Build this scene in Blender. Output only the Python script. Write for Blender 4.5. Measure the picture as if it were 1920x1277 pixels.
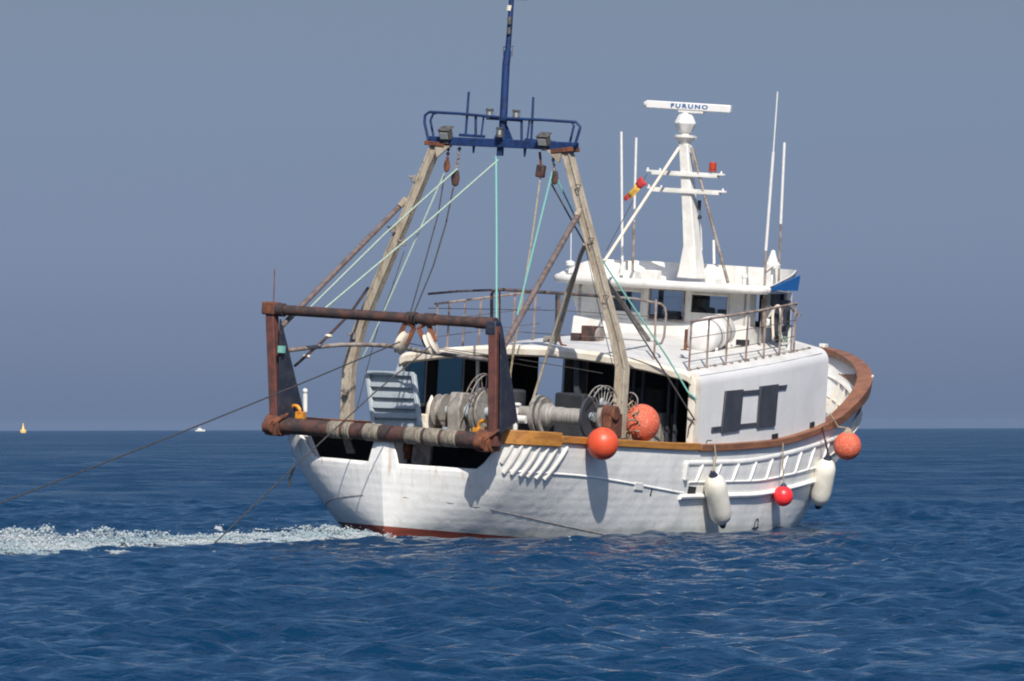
import bpy, bmesh, math, random
import numpy as np
from mathutils import Vector, Matrix
for o in list(bpy.data.objects): bpy.data.objects.remove(o)
SC=bpy.context.scene; COL=SC.collection
RAD=math.radians
# ---------------------------------------------------------------- camera
cam=bpy.data.cameras.new('camera'); co=bpy.data.objects.new('camera',cam); COL.objects.link(co)
cam.sensor_width=36; cam.lens=11280/1920*36; cam.clip_start=1; cam.clip_end=40000
TILT=RAD(.833)
co.matrix_world=Matrix.Translation((2.606,-120,2.1))@Matrix.Rotation(math.pi/2+TILT,4,'X')@Matrix.Rotation(RAD(-.15),4,'Z')
SC.camera=co
SC.cycles.filter_width=2.0; SC.render.resolution_x=1024; SC.render.resolution_y=681
# ---------------------------------------------------------------- sky and sun
SUN_EL,SUN_AZ=RAD(42),RAD(171)          # azimuth clockwise from +Y
w=bpy.data.worlds.new('World'); SC.world=w; w.use_nodes=True
nt=w.node_tree; nt.nodes.clear()
def N(nt,t,**k):
    n=nt.nodes.new(t)
    for a,b in k.items(): setattr(n,a,b)
    return n
sky=N(nt,'ShaderNodeTexSky',sky_type='NISHITA',sun_disc=False,sun_elevation=SUN_EL,sun_rotation=SUN_AZ,air_density=1.0,dust_density=1.0,ozone_density=1.5)
tc=N(nt,'ShaderNodeTexCoord'); sep=N(nt,'ShaderNodeSeparateXYZ'); nt.links.new(tc.outputs['Generated'],sep.inputs[0])
rampn=N(nt,'ShaderNodeValToRGB'); cr=rampn.color_ramp
mr=N(nt,'ShaderNodeMapRange'); mr.inputs[1].default_value=0; mr.inputs[2].default_value=.5
nt.links.new(sep.outputs['Z'],mr.inputs[0]); nt.links.new(mr.outputs[0],rampn.inputs[0])
cr.elements[0].position=0; cr.elements[0].color=(.26,.365,.71,1)
cr.elements[1].position=1; cr.elements[1].color=(1.15,1.12,1.12,1)
for pos_,c_ in ((.036,(.245,.315,.60)),(.089,(.245,.285,.478)),(.14,(.268,.286,.395)),(.32,(.22,.33,.46)),(.70,(.33,.48,.62))):
    e=cr.elements.new(pos_); e.color=(*c_,1)
mul=N(nt,'ShaderNodeMix',data_type='RGBA',blend_type='MULTIPLY'); mul.inputs[0].default_value=1
nt.links.new(sky.outputs[0],mul.inputs[6]); nt.links.new(rampn.outputs[0],mul.inputs[7])
bg=N(nt,'ShaderNodeBackground'); bg.inputs[1].default_value=.10
wo=N(nt,'ShaderNodeOutputWorld'); nt.links.new(mul.outputs[2],bg.inputs[0]); nt.links.new(bg.outputs[0],wo.inputs[0])
sl=bpy.data.lights.new('sun','SUN'); sl.energy=3.8; sl.angle=RAD(.5); sl.color=(1,.95,.87)
so=bpy.data.objects.new('sun',sl); COL.objects.link(so)
sd=Vector((math.sin(SUN_AZ)*math.cos(SUN_EL),math.cos(SUN_AZ)*math.cos(SUN_EL),math.sin(SUN_EL)))
so.rotation_euler=sd.to_track_quat('Z','Y').to_euler(); so.location=sd*60
SC.view_settings.view_transform='Standard'; SC.view_settings.look='None'; SC.view_settings.exposure=.5; SC.view_settings.gamma=1

# ---------------------------------------------------------------- materials
def mat(name,c1,rough=.5,c2=None,scale=3,amt=.5,bump=0,bscale=None,metal=0,stretch=(1,1,1),c3=None,spec=.5,streak=0,det=6,lo=.42,hi=.62):
    m=bpy.data.materials.new(name); m.use_nodes=True; t=m.node_tree; L=t.links.new
    p=t.nodes['Principled BSDF']; p.inputs['Roughness'].default_value=rough; p.inputs['Metallic'].default_value=metal
    p.inputs['Specular IOR Level'].default_value=spec
    p.inputs['Base Color'].default_value=(*c1,1)
    tx=N(t,'ShaderNodeTexCoord'); mp=N(t,'ShaderNodeMapping'); mp.inputs['Scale'].default_value=stretch; L(tx.outputs['Object'],mp.inputs[0])
    cur=None
    if c2:
        nz=N(t,'ShaderNodeTexNoise'); nz.inputs['Scale'].default_value=scale; nz.inputs['Detail'].default_value=det; nz.inputs['Roughness'].default_value=.62; L(mp.outputs[0],nz.inputs[0])
        r=N(t,'ShaderNodeMapRange',interpolation_type='SMOOTHSTEP'); r.inputs[1].default_value=lo; r.inputs[2].default_value=hi; r.inputs[4].default_value=amt; L(nz.outputs[0],r.inputs[0])
        mx=N(t,'ShaderNodeMix',data_type='RGBA'); mx.inputs[6].default_value=(*c1,1); mx.inputs[7].default_value=(*c2,1); L(r.outputs[0],mx.inputs[0]); cur=mx.outputs[2]
    if c3:
        nz=N(t,'ShaderNodeTexNoise'); nz.inputs['Scale'].default_value=scale*4.3; nz.inputs['Detail'].default_value=8; L(mp.outputs[0],nz.inputs[0])
        r=N(t,'ShaderNodeMapRange',interpolation_type='SMOOTHSTEP'); r.inputs[1].default_value=.6; r.inputs[2].default_value=.7; r.inputs[4].default_value=.8; L(nz.outputs[0],r.inputs[0])
        mx=N(t,'ShaderNodeMix',data_type='RGBA'); mx.inputs[7].default_value=(*c3,1); L(r.outputs[0],mx.inputs[0]); L(cur,mx.inputs[6]); cur=mx.outputs[2]
    if streak:   # run-down rust and dirt streaks
        mp2=N(t,'ShaderNodeMapping'); mp2.inputs['Scale'].default_value=(5,5,.35); L(tx.outputs['Object'],mp2.inputs[0])
        nz=N(t,'ShaderNodeTexNoise'); nz.inputs['Scale'].default_value=1.6; nz.inputs['Detail'].default_value=7; L(mp2.outputs[0],nz.inputs[0])
        r=N(t,'ShaderNodeMapRange',interpolation_type='SMOOTHSTEP'); r.inputs[1].default_value=.55; r.inputs[2].default_value=.75; r.inputs[4].default_value=streak; L(nz.outputs[0],r.inputs[0])
        mx=N(t,'ShaderNodeMix',data_type='RGBA'); mx.inputs[7].default_value=(.38,.27,.17,1); L(r.outputs[0],mx.inputs[0])
        if cur: L(cur,mx.inputs[6])
        else: mx.inputs[6].default_value=(*c1,1)
        cur=mx.outputs[2]
    if cur: L(cur,p.inputs['Base Color'])
    if bump:
        nz=N(t,'ShaderNodeTexNoise'); nz.inputs['Scale'].default_value=bscale or scale*2; nz.inputs['Detail'].default_value=5; L(mp.outputs[0],nz.inputs[0])
        b=N(t,'ShaderNodeBump'); b.inputs['Distance'].default_value=bump; b.inputs['Strength'].default_value=1; L(nz.outputs[0],b.inputs['Height']); L(b.outputs[0],p.inputs['Normal'])
    return m
M={}
M['hull']=mat('hull_paint',(.80,.785,.75),.42,(.70,.69,.665),1.3,.7,bump=.03,bscale=1.6,streak=.2)
M['white']=mat('white_paint',(.70,.68,.635),.45,(.56,.535,.485),2.2,.7,bump=.006,bscale=6,streak=.18)
M['cream']=mat('cream_paint',(.70,.64,.54),.5,(.58,.49,.38),3,.8,bump=.006,bscale=8,streak=.2)
M['roof']=mat('roof_paint',(.60,.585,.56),.6,(.50,.485,.455),1.6,.8,bump=.006,bscale=8)
M['shed']=mat('shelter_paint',(.66,.65,.64),.5,(.60,.59,.58),1.0,.8,bump=.012,bscale=1.5,streak=.12)
M['plastic']=mat('white_plastic',(.68,.665,.64),.35,(.60,.58,.54),5,.6)
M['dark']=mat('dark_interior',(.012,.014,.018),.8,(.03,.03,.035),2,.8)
M['navy']=mat('navy_paint',(.012,.017,.035),.6,(.03,.035,.05),3,.7,c3=(.10,.07,.05))
M['rust']=mat('rusty_steel',(.095,.034,.022),.85,(.19,.062,.024),6,1,bump=.01,bscale=25,c3=(.05,.03,.03))
M['rustdark']=mat('dark_rusty_pipe',(.032,.023,.022),.75,(.085,.036,.027),5,1,bump=.008,bscale=25,c3=(.10,.06,.045))
M['redoxide']=mat('red_oxide_post',(.125,.040,.030),.8,(.075,.028,.024),5,1,bump=.008,bscale=20,c3=(.05,.04,.05))
M['boot']=mat('antifouling_paint',(.24,.055,.035),.7,(.17,.04,.03),4,.8)
M['blue']=mat('blue_paint',(.010,.034,.125),.5,(.008,.020,.065),5,.9,bump=.003,bscale=30,c3=(.04,.06,.12))
M['brightblue']=mat('sign_blue_paint',(.02,.13,.38),.4,(.02,.11,.33),3,.5)
M['weathered']=mat('weathered_cream_steel',(.40,.345,.265),.7,(.29,.24,.18),5,1,bump=.006,bscale=20,c3=(.10,.06,.04),stretch=(1,1,.45),streak=.5)
M['bare']=mat('bare_grey_steel',(.26,.23,.21),.6,(.15,.11,.09),6,1,bump=.004,bscale=30,c3=(.2,.09,.05))
M['brownpipe']=mat('brown_steel_pipe',(.16,.12,.11),.6,(.10,.07,.06),8,1,c3=(.24,.20,.17))
M['rail']=mat('railing_steel',(.32,.24,.20),.7,(.17,.12,.105),4,1,c3=(.45,.34,.27))
M['raildark']=mat('dark_railing_steel',(.055,.05,.055),.6,(.13,.09,.075),6,1)
M['wood']=mat('brown_wood',(.25,.105,.052),.55,(.17,.07,.038),2.5,1,bump=.006,bscale=14,stretch=(.4,2,2),c3=(.34,.17,.10))
M['ochre']=mat('ochre_wood',(.40,.175,.035),.5,(.28,.115,.025),3,1,bump=.006,bscale=14,stretch=(.4,2,2),c3=(.22,.10,.035))
M['yellow']=mat('orange_yellow_paint',(.62,.26,.02),.5,(.40,.14,.02),8,.9,bump=.004,bscale=30)
M['greyblue']=mat('grey_blue_paint',(.36,.405,.425),.55,(.28,.32,.34),3,.8,bump=.004,bscale=20,streak=.15)
M['winch']=mat('winch_grey_paint',(.30,.28,.25),.6,(.21,.19,.17),5,1,bump=.006,bscale=20,c3=(.2,.10,.06))
M['cable']=mat('wound_steel_cable',(.36,.34,.31),.5,(.18,.16,.14),9,1,bump=.01,bscale=30,stretch=(.3,6,.3))
M['orange']=mat('orange_buoy_vinyl',(.64,.075,.026),.42,(.68,.11,.05),5,.7,bump=.003,bscale=25)
M['red']=mat('pink_red_buoy_vinyl',(.85,.028,.035),.35,(.75,.05,.05),4,.5)
M['fender']=mat('ivory_fender_vinyl',(.80,.76,.66),.38,(.70,.64,.52),5,.6,bump=.003,bscale=20)
M['cap']=mat('dark_blue_fender_cap',(.02,.025,.05),.5,(.04,.045,.07),8,.5)
M['ropegreen']=mat('green_rope',(.17,.42,.36),.8,(.14,.36,.30),30,.8)
M['ropepale']=mat('pale_green_rope',(.36,.44,.36),.8,(.25,.32,.26),30,.8)
M['ropetan']=mat('tan_rope',(.36,.30,.20),.85,(.20,.16,.10),30,.9)
M['wire']=mat('dark_wire_rope',(.035,.033,.035),.6,(.07,.06,.05),20,.8)
M['net']=mat('tan_net_twine',(.34,.27,.19),.9,(.20,.15,.10),12,1)
M['wrap']=mat('worn_rope_wrapping',(.25,.215,.165),.9,(.12,.10,.08),7,1,bump=.006,bscale=30,stretch=(1,4,1))
M['lampglass']=mat('lamp_glass',(.32,.33,.32),.15)
M['lampgrey']=mat('grey_lamp_housing',(.055,.055,.055),.6,(.13,.11,.09),12,.8)
M['beacon']=mat('red_beacon_plastic',(.42,.05,.02),.25,(.25,.03,.02),10,.6)
M['panel']=mat('dark_grey_sliding_panel',(.040,.043,.055),.55,(.055,.058,.07),4,.8)
M['deck']=mat('painted_deck',(.20,.21,.20),.8,(.13,.13,.12),3,.9)
M['flagred']=mat('flag_red_cloth',(.42,.03,.03),.8)
M['flagyel']=mat('flag_yellow_cloth',(.52,.30,.05),.8)
M['ink']=mat('blue_lettering',(.02,.10,.26),.5)
M['black']=mat('black_paint',(.015,.015,.017),.6)
M['buoyyellow']=mat('yellow_navigation_buoy',(.75,.50,.16),.6)
M['orangenet']=M['orange'].copy(); M['orangenet'].name='net_covered_orange_buoy'
def netify(m,sc=22):
    t=m.node_tree; L=t.links.new; p=t.nodes['Principled BSDF']; src=p.inputs['Base Color'].links[0].from_socket
    tx=N(t,'ShaderNodeTexCoord'); v=N(t,'ShaderNodeTexVoronoi',feature='DISTANCE_TO_EDGE'); v.inputs['Scale'].default_value=sc; L(tx.outputs['Object'],v.inputs[0])
    r=N(t,'ShaderNodeMapRange'); r.inputs[1].default_value=.04; r.inputs[2].default_value=.16; r.inputs[3].default_value=.35; r.inputs[4].default_value=0; L(v.outputs[0],r.inputs[0])
    mx=N(t,'ShaderNodeMix',data_type='RGBA'); mx.inputs[7].default_value=(.62,.42,.30,1); L(src,mx.inputs[6]); L(r.outputs[0],mx.inputs[0]); L(mx.outputs[2],p.inputs['Base Color'])
    b=N(t,'ShaderNodeBump'); b.inputs['Distance'].default_value=.02; L(r.outputs[0],b.inputs['Height']); L(b.outputs[0],p.inputs['Normal']); p.inputs['Roughness'].default_value=.7
netify(M['orangenet'])
def glass(name,tint,mixf):
    m=bpy.data.materials.new(name); m.use_nodes=True; t=m.node_tree; L=t.links.new; t.nodes.remove(t.nodes['Principled BSDF'])
    tr=N(t,'ShaderNodeBsdfTransparent'); tr.inputs[0].default_value=(*tint,1); g=N(t,'ShaderNodeBsdfGlossy'); g.inputs['Roughness'].default_value=.03
    fr=N(t,'ShaderNodeFresnel'); fr.inputs[0].default_value=1.5
    ad=N(t,'ShaderNodeMath',operation='ADD'); ad.inputs[1].default_value=mixf; L(fr.outputs[0],ad.inputs[0])
    gb=N(t,'ShaderNodeNewGeometry'); iv=N(t,'ShaderNodeMath',operation='SUBTRACT'); iv.inputs[0].default_value=1; L(gb.outputs['Backfacing'],iv.inputs[1]); mm=N(t,'ShaderNodeMath',operation='MULTIPLY'); L(ad.outputs[0],mm.inputs[0]); L(iv.outputs[0],mm.inputs[1])
    mx=N(t,'ShaderNodeMixShader'); L(mm.outputs[0],mx.inputs[0]); L(tr.outputs[0],mx.inputs[1]); L(g.outputs[0],mx.inputs[2]); L(mx.outputs[0],t.nodes['Material Output'].inputs[0])
    return m
M['glass']=glass('window_glass',(.66,.70,.73),.05)
M['tealglass']=glass('dim_teal_glass',(.30,.41,.45),.02)

# ---------------------------------------------------------------- mesh helpers
class B:
    def __init__(s): s.b=bmesh.new()
    def box(s,c,size,rot=None):
        m=Matrix.Translation(c)
        if rot is not None: m=m@rot
        m=m@Matrix.Diagonal((*size,1)); bmesh.ops.create_cube(s.b,size=1,matrix=m); return s
    def bar(s,a,b,wd,h,up=(0,0,1)):
        a=Vector(a);b=Vector(b);d=(b-a); L=d.length; x=d.normalized(); u=Vector(up); y=u.cross(x)
        if y.length<1e-4: y=Vector((1,0,0)).cross(x)
        y.normalize(); z=x.cross(y); m=Matrix((x,y,z)).transposed().to_4x4(); m.translation=(a+b)/2
        bmesh.ops.create_cube(s.b,size=1,matrix=m@Matrix.Diagonal((L,wd,h,1))); return s
    def tube(s,pts,r,n=8,r2=None,cap=True):
        P=[Vector(p) for p in pts]; k=len(P); rings=[]; prev=None
        for i,p in enumerate(P):
            t=(P[min(i+1,k-1)]-P[max(i-1,0)]).normalized()
            if prev is None:
                u=Vector((0,0,1)) if abs(t.z)<.9 else Vector((1,0,0)); a=t.cross(u).normalized()
            else: a=(prev-t*prev.dot(t)).normalized()
            prev=a; b=t.cross(a); rr=r if r2 is None else r+(r2-r)*i/(k-1)
            rings.append([s.b.verts.new(p+a*math.cos(2*math.pi*j/n)*rr+b*math.sin(2*math.pi*j/n)*rr) for j in range(n)])
        for q in range(k-1):
            for j in range(n): s.b.faces.new((rings[q][j],rings[q][(j+1)%n],rings[q+1][(j+1)%n],rings[q+1][j]))
        if cap: s.b.faces.new(rings[0][::-1]); s.b.faces.new(rings[-1])
        return s
    def lathe(s,prof,c,axis=(0,0,1),n=24,sx=1):
        q=Vector(axis).to_track_quat('Z','Y').to_matrix(); c=Vector(c); rings=[]
        for r,z in prof:
            if r<1e-5: rings.append([s.b.verts.new(c+q@Vector((0,0,z)))])
            else: rings.append([s.b.verts.new(c+q@Vector((r*math.cos(2*math.pi*j/n)*sx,r*math.sin(2*math.pi*j/n),z))) for j in range(n)])
        for A,C in zip(rings,rings[1:]):
            for j in range(n):
                a=A[j%len(A)];a2=A[(j+1)%len(A)];b=C[j%len(C)];b2=C[(j+1)%len(C)]
                f=[]
                for v in (a,a2,b2,b):
                    if v not in f: f.append(v)
                if len(f)>2: s.b.faces.new(f)
        for R_ in (rings[0],rings[-1]):
            if len(R_)>1:
                try: s.b.faces.new(R_)
                except ValueError: pass
        return s
    def cyl(s,a,b,r,n=20,r2=None):
        a=Vector(a);b=Vector(b);L=(b-a).length; return s.lathe([(r,0),(r if r2 is None else r2,L)],a,(b-a),n)
    def prism(s,poly,ext):
        e=Vector(ext); v1=[s.b.verts.new(Vector(p)) for p in poly]; v2=[s.b.verts.new(Vector(p)+e) for p in poly]; n=len(poly)
        s.b.faces.new(v1[::-1]); s.b.faces.new(v2)
        for i in range(n): s.b.faces.new((v1[i],v1[(i+1)%n],v2[(i+1)%n],v2[i]))
        return s
    def sweep(s,secs,closed=True,cap=True):
        R_=[[s.b.verts.new(Vector(p)) for p in sec] for sec in secs]; n=len(R_[0])
        for A,C in zip(R_,R_[1:]):
            for j in range(n if closed else n-1): s.b.faces.new((A[j],A[(j+1)%n],C[(j+1)%n],C[j]))
        if cap and closed: s.b.faces.new(R_[0][::-1]); s.b.faces.new(R_[-1])
        return s
    def sphere(s,c,r,n=24,sc=(1,1,1)):
        bmesh.ops.create_uvsphere(s.b,u_segments=n,v_segments=n//2,radius=r,matrix=Matrix.Translation(c)@Matrix.Diagonal((*sc,1))); return s
    def make(s,name,m,parent=None,bevel=0,smooth=38,origin=None,recalc=True):
        if recalc: bmesh.ops.recalc_face_normals(s.b,faces=s.b.faces)
        if origin is not None: bmesh.ops.translate(s.b,verts=s.b.verts,vec=-Vector(origin))
        for f in s.b.faces: f.smooth=True
        ca=math.cos(RAD(smooth))
        for e_ in s.b.edges:
            if len(e_.link_faces)==2 and e_.link_faces[0].normal.dot(e_.link_faces[1].normal)<ca: e_.smooth=False
        me=bpy.data.meshes.new(name); s.b.to_mesh(me); s.b.free()
        o=bpy.data.objects.new(name,me); COL.objects.link(o); me.materials.append(M[m] if isinstance(m,str) else m)
        if parent: o.parent=parent
        if bevel:
            bv=o.modifiers.new('bevel','BEVEL'); bv.width=bevel; bv.segments=2; bv.limit_method='ANGLE'; bv.angle_limit=RAD(40)
            bv.harden_normals=False
        return o
BM=Matrix.Rotation(RAD(60),4,'Z')@Matrix.Rotation(RAD(3.9),4,'X')     # boat frame: x forward, y port, z up, heeled to starboard
def thing(name,label,cat,loc=(0,0,0),group=None,mw=None):
    o=bpy.data.objects.new(name,None); COL.objects.link(o); o.empty_display_size=.2
    o.matrix_world=(BM@Matrix.Translation(loc)) if mw is None else mw
    o['label']=label; o['category']=cat
    if group: o['group']=group
    return o
def tag(o,label,cat,group=None,loc=None):
    o['label']=label; o['category']=cat
    if group: o['group']=group
    if loc is not None: o.matrix_world=BM@Matrix.Translation(loc)
    return o
def lone(b,name,m,label,cat,loc,group=None,**k):      # a thing made of one mesh, modelled in boat coordinates
    o=b.make(name,m,origin=loc,**k); return tag(o,label,cat,group,loc)
def sag(a,b,s,n=14):
    a=Vector(a);b=Vector(b); return [a.lerp(b,i/n)-Vector((0,0,4*s*(i/n)*(1-i/n))) for i in range(n+1)]
def arc(c,u,v,r,a0,a1,n=10):
    c=Vector(c);u=Vector(u);v=Vector(v); return [c+u*r*math.cos(RAD(a0+(a1-a0)*i/n))+v*r*math.sin(RAD(a0+(a1-a0)*i/n)) for i in range(n+1)]
def crv(pts,n=6):        # catmull-rom
    P=[Vector(p) for p in pts]; P=[P[0]*2-P[1]]+P+[P[-1]*2-P[-2]]; out=[]
    for i in range(1,len(P)-2):
        for k in range(n):
            t=k/n; a,b,c,d=P[i-1:i+3]
            out.append(.5*((2*b)+(c-a)*t+(2*a-5*b+4*c-d)*t*t+(3*b-a-3*c+d)*t**3))
    return out+[P[-2]]

# ================================================================ WATER
rng=np.random.default_rng(11)
NW=130
lam=np.exp(np.linspace(math.log(.26),math.log(11),NW))*rng.uniform(.95,1.05,NW)
kk=2*math.pi/lam
stp=.049*np.clip(.85/lam,.13,1)**.8
amp=stp/kk
th=np.where(np.arange(NW)%4==0,rng.normal(RAD(320),RAD(30),NW),rng.normal(RAD(262),RAD(34),NW)); ph=rng.uniform(0,2*math.pi,NW)
dx,dy=np.cos(th),np.sin(th)
def sea(x,y,dr):
    x=x.astype(np.float64);y=y.astype(np.float64)
    h=np.zeros_like(x);ox=np.zeros_like(x);oy=np.zeros_like(x)
    g=.45+.65*vnoise(x*.11,y*.11)+.45*vnoise(x*.023+5,y*.023)           # gusts make calmer and rougher patches
    for i in range(NW):
        f=np.clip((lam[i]/dr-2.2)/2.0,0,1)
        if not np.any(f>0): continue
        p=kk[i]*(dx[i]*x+dy[i]*y)+ph[i]; a=amp[i]*f*g
        h+=a*np.sin(p); c=np.cos(p)*a*.6; ox+=c*dx[i]; oy+=c*dy[i]
    return h-.11,ox,oy
_tab=rng.random((256,256))
def vnoise(x,y):
    xi=np.floor(x).astype(int);yi=np.floor(y).astype(int);fx=x-xi;fy=y-yi; fx=fx*fx*(3-2*fx);fy=fy*fy*(3-2*fy)
    g=lambda a,b:_tab[a%256,b%256]
    return (g(xi,yi)*(1-fx)+g(xi+1,yi)*fx)*(1-fy)+(g(xi,yi+1)*(1-fx)+g(xi+1,yi+1)*fx)*fy
def fbm(x,y,o=4):
    s=0;a=.5;t=0
    for i in range(o): s=s+a*vnoise(x*2**i+17*i,y*2**i+9*i); t+=a; a*=.55
    return s/t
def gridmesh(name,X,Y,Z,m,keep=None):
    nr,nc=X.shape; co_=np.stack([X,Y,Z],-1).reshape(-1,3)
    i=np.arange(nr*nc).reshape(nr,nc); q=np.stack([i[:-1,:-1],i[:-1,1:],i[1:,1:],i[1:,:-1]],-1).reshape(-1,4)
    if keep is not None:
        q=q[keep.reshape(-1)]; u,inv=np.unique(q,return_inverse=True); co_=co_[u]; q=inv.reshape(-1,4)
    me=bpy.data.meshes.new(name); me.vertices.add(len(co_)); me.vertices.foreach_set('co',co_.astype(np.float32).ravel())
    me.loops.add(q.size); me.loops.foreach_set('vertex_index',q.astype(np.int32).ravel())
    me.polygons.add(len(q)); me.polygons.foreach_set('loop_start',np.arange(0,q.size,4,dtype=np.int32)); me.polygons.foreach_set('loop_total',np.full(len(q),4,np.int32))
    me.polygons.foreach_set('use_smooth',np.ones(len(q),bool)); me.update(calc_edges=True); me.validate()
    o=bpy.data.objects.new(name,me); COL.objects.link(o); me.materials.append(m); return o
r1=np.concatenate([np.arange(40,130,.095),np.arange(130,175,.13)]); r0=np.geomspace(3,39.9,60); r2=[r1[-1]]
while r2[-1]<8500: r2.append(r2[-1]*(1.0024 if r2[-1]<420 else 1.007))
rr=np.concatenate([r0,r1,np.array(r2[1:])]); 
a1=np.arange(-7,7,.05); a2=7+np.geomspace(.1,173,60); aa=np.radians(np.concatenate([-a2[::-1],a1,a2]))
RR,AA=np.meshgrid(rr,aa,indexing='ij'); DR=np.gradient(rr)[:,None]*np.ones_like(AA); DA=RR*np.gradient(aa)[None,:]
X=2.606+RR*np.sin(AA); Y=-120+RR*np.cos(AA)
h,ox,oy=sea(X,Y,np.maximum(DR,DA))
def watermat():
    m=bpy.data.materials.new('sea_water'); m.use_nodes=True; t=m.node_tree; L=t.links.new; p=t.nodes['Principled BSDF']
    p.inputs['Base Color'].default_value=(.0009,.022,.059,1); p.inputs['Roughness'].default_value=.10; p.inputs['IOR'].default_value=1.333
    tx=N(t,'ShaderNodeTexCoord'); mp=N(t,'ShaderNodeMapping'); mp.inputs['Rotation'].default_value=(0,0,RAD(-20)); mp.inputs['Scale'].default_value=(.75,1.2,1); L(tx.outputs['Object'],mp.inputs[0])
    n1=N(t,'ShaderNodeTexNoise'); n1.inputs['Scale'].default_value=3.2; n1.inputs['Detail'].default_value=4; n1.inputs['Roughness'].default_value=.55; L(mp.outputs[0],n1.inputs[0])
    n2=N(t,'ShaderNodeTexNoise'); n2.inputs['Scale'].default_value=.45; n2.inputs['Detail'].default_value=3; L(mp.outputs[0],n2.inputs[0])
    b=N(t,'ShaderNodeBump'); b.inputs['Distance'].default_value=.11; b.inputs['Strength'].default_value=1.0; L(n1.outputs[0],b.inputs['Height'])
    # chop too fine for the mesh far away is carried by the bump and the gloss there
    at=N(t,'ShaderNodeAttribute',attribute_name='unresolved')
    n3=N(t,'ShaderNodeTexNoise'); n3.inputs['Scale'].default_value=.55; n3.inputs['Detail'].default_value=5; n3.inputs['Roughness'].default_value=.6; L(mp.outputs[0],n3.inputs[0])
    b3=N(t,'ShaderNodeBump'); b3.inputs['Distance'].default_value=.9; L(n3.outputs[0],b3.inputs['Height']); L(at.outputs['Fac'],b3.inputs['Strength']); L(b.outputs[0],b3.inputs['Normal'])
    L(b3.outputs[0],p.inputs['Normal'])
    n5=N(t,'ShaderNodeTexNoise'); n5.inputs['Scale'].default_value=.06; n5.inputs['Detail'].default_value=6; n5.inputs['Roughness'].default_value=.7; L(mp.outputs[0],n5.inputs[0])
    m5=N(t,'ShaderNodeMapRange'); m5.inputs[1].default_value=.38; m5.inputs[2].default_value=.62; m5.inputs[3].default_value=.14; m5.inputs[4].default_value=.42; L(n5.outputs[0],m5.inputs[0])
    rg=N(t,'ShaderNodeMapRange'); rg.inputs[3].default_value=.04; L(m5.outputs[0],rg.inputs[4]); L(at.outputs['Fac'],rg.inputs[0]); L(rg.outputs[0],p.inputs['Roughness'])
    return m
M['water']=watermat()
sea_o=gridmesh('sea',X+ox,Y+oy,h,M['water'])
_d=np.maximum(DR,DA)
tot=float((stp**2).sum()); kept=np.zeros_like(_d)
for i in range(NW): kept+=stp[i]**2*np.clip((lam[i]/_d-2.2)/2.0,0,1)**2
at_=sea_o.data.attributes.new('unresolved','FLOAT','POINT'); at_.data.foreach_set('value',(1-kept/tot).astype(np.float32).ravel())
sea_o['kind']='structure'
# foam of the propeller wash
fm=bpy.data.materials.new('sea_foam'); fm.use_nodes=True; p=fm.node_tree.nodes['Principled BSDF']; p.inputs['Base Color'].default_value=(.70,.76,.80,1); p.inputs['Roughness'].default_value=.75
p.inputs['Subsurface Weight'].default_value=0
nzf=N(fm.node_tree,'ShaderNodeTexNoise'); nzf.inputs['Scale'].default_value=9; nzf.inputs['Detail'].default_value=6
rf=N(fm.node_tree,'ShaderNodeMapRange'); rf.inputs[1].default_value=.40; rf.inputs[2].default_value=.60; fm.node_tree.links.new(nzf.outputs[0],rf.inputs[0])
mxf=N(fm.node_tree,'ShaderNodeMix',data_type='RGBA'); mxf.inputs[6].default_value=(.40,.50,.54,1); mxf.inputs[7].default_value=(.62,.65,.66,1); fm.node_tree.links.new(rf.outputs[0],mxf.inputs[0]); fm.node_tree.links.new(mxf.outputs[2],p.inputs['Base Color'])
bf=N(fm.node_tree,'ShaderNodeBump'); bf.inputs['Distance'].default_value=.02; fm.node_tree.links.new(nzf.outputs[0],bf.inputs['Height']); fm.node_tree.links.new(bf.outputs[0],p.inputs['Normal'])
tl_=N(fm.node_tree,'ShaderNodeBsdfTranslucent'); tl_.inputs[0].default_value=(.66,.72,.74,1); ms_=N(fm.node_tree,'ShaderNodeMixShader'); ms_.inputs[0].default_value=.45
fm.node_tree.links.new(p.outputs[0],ms_.inputs[1]); fm.node_tree.links.new(tl_.outputs[0],ms_.inputs[2]); fm.node_tree.links.new(ms_.outputs[0],fm.node_tree.nodes['Material Output'].inputs[0])
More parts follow.
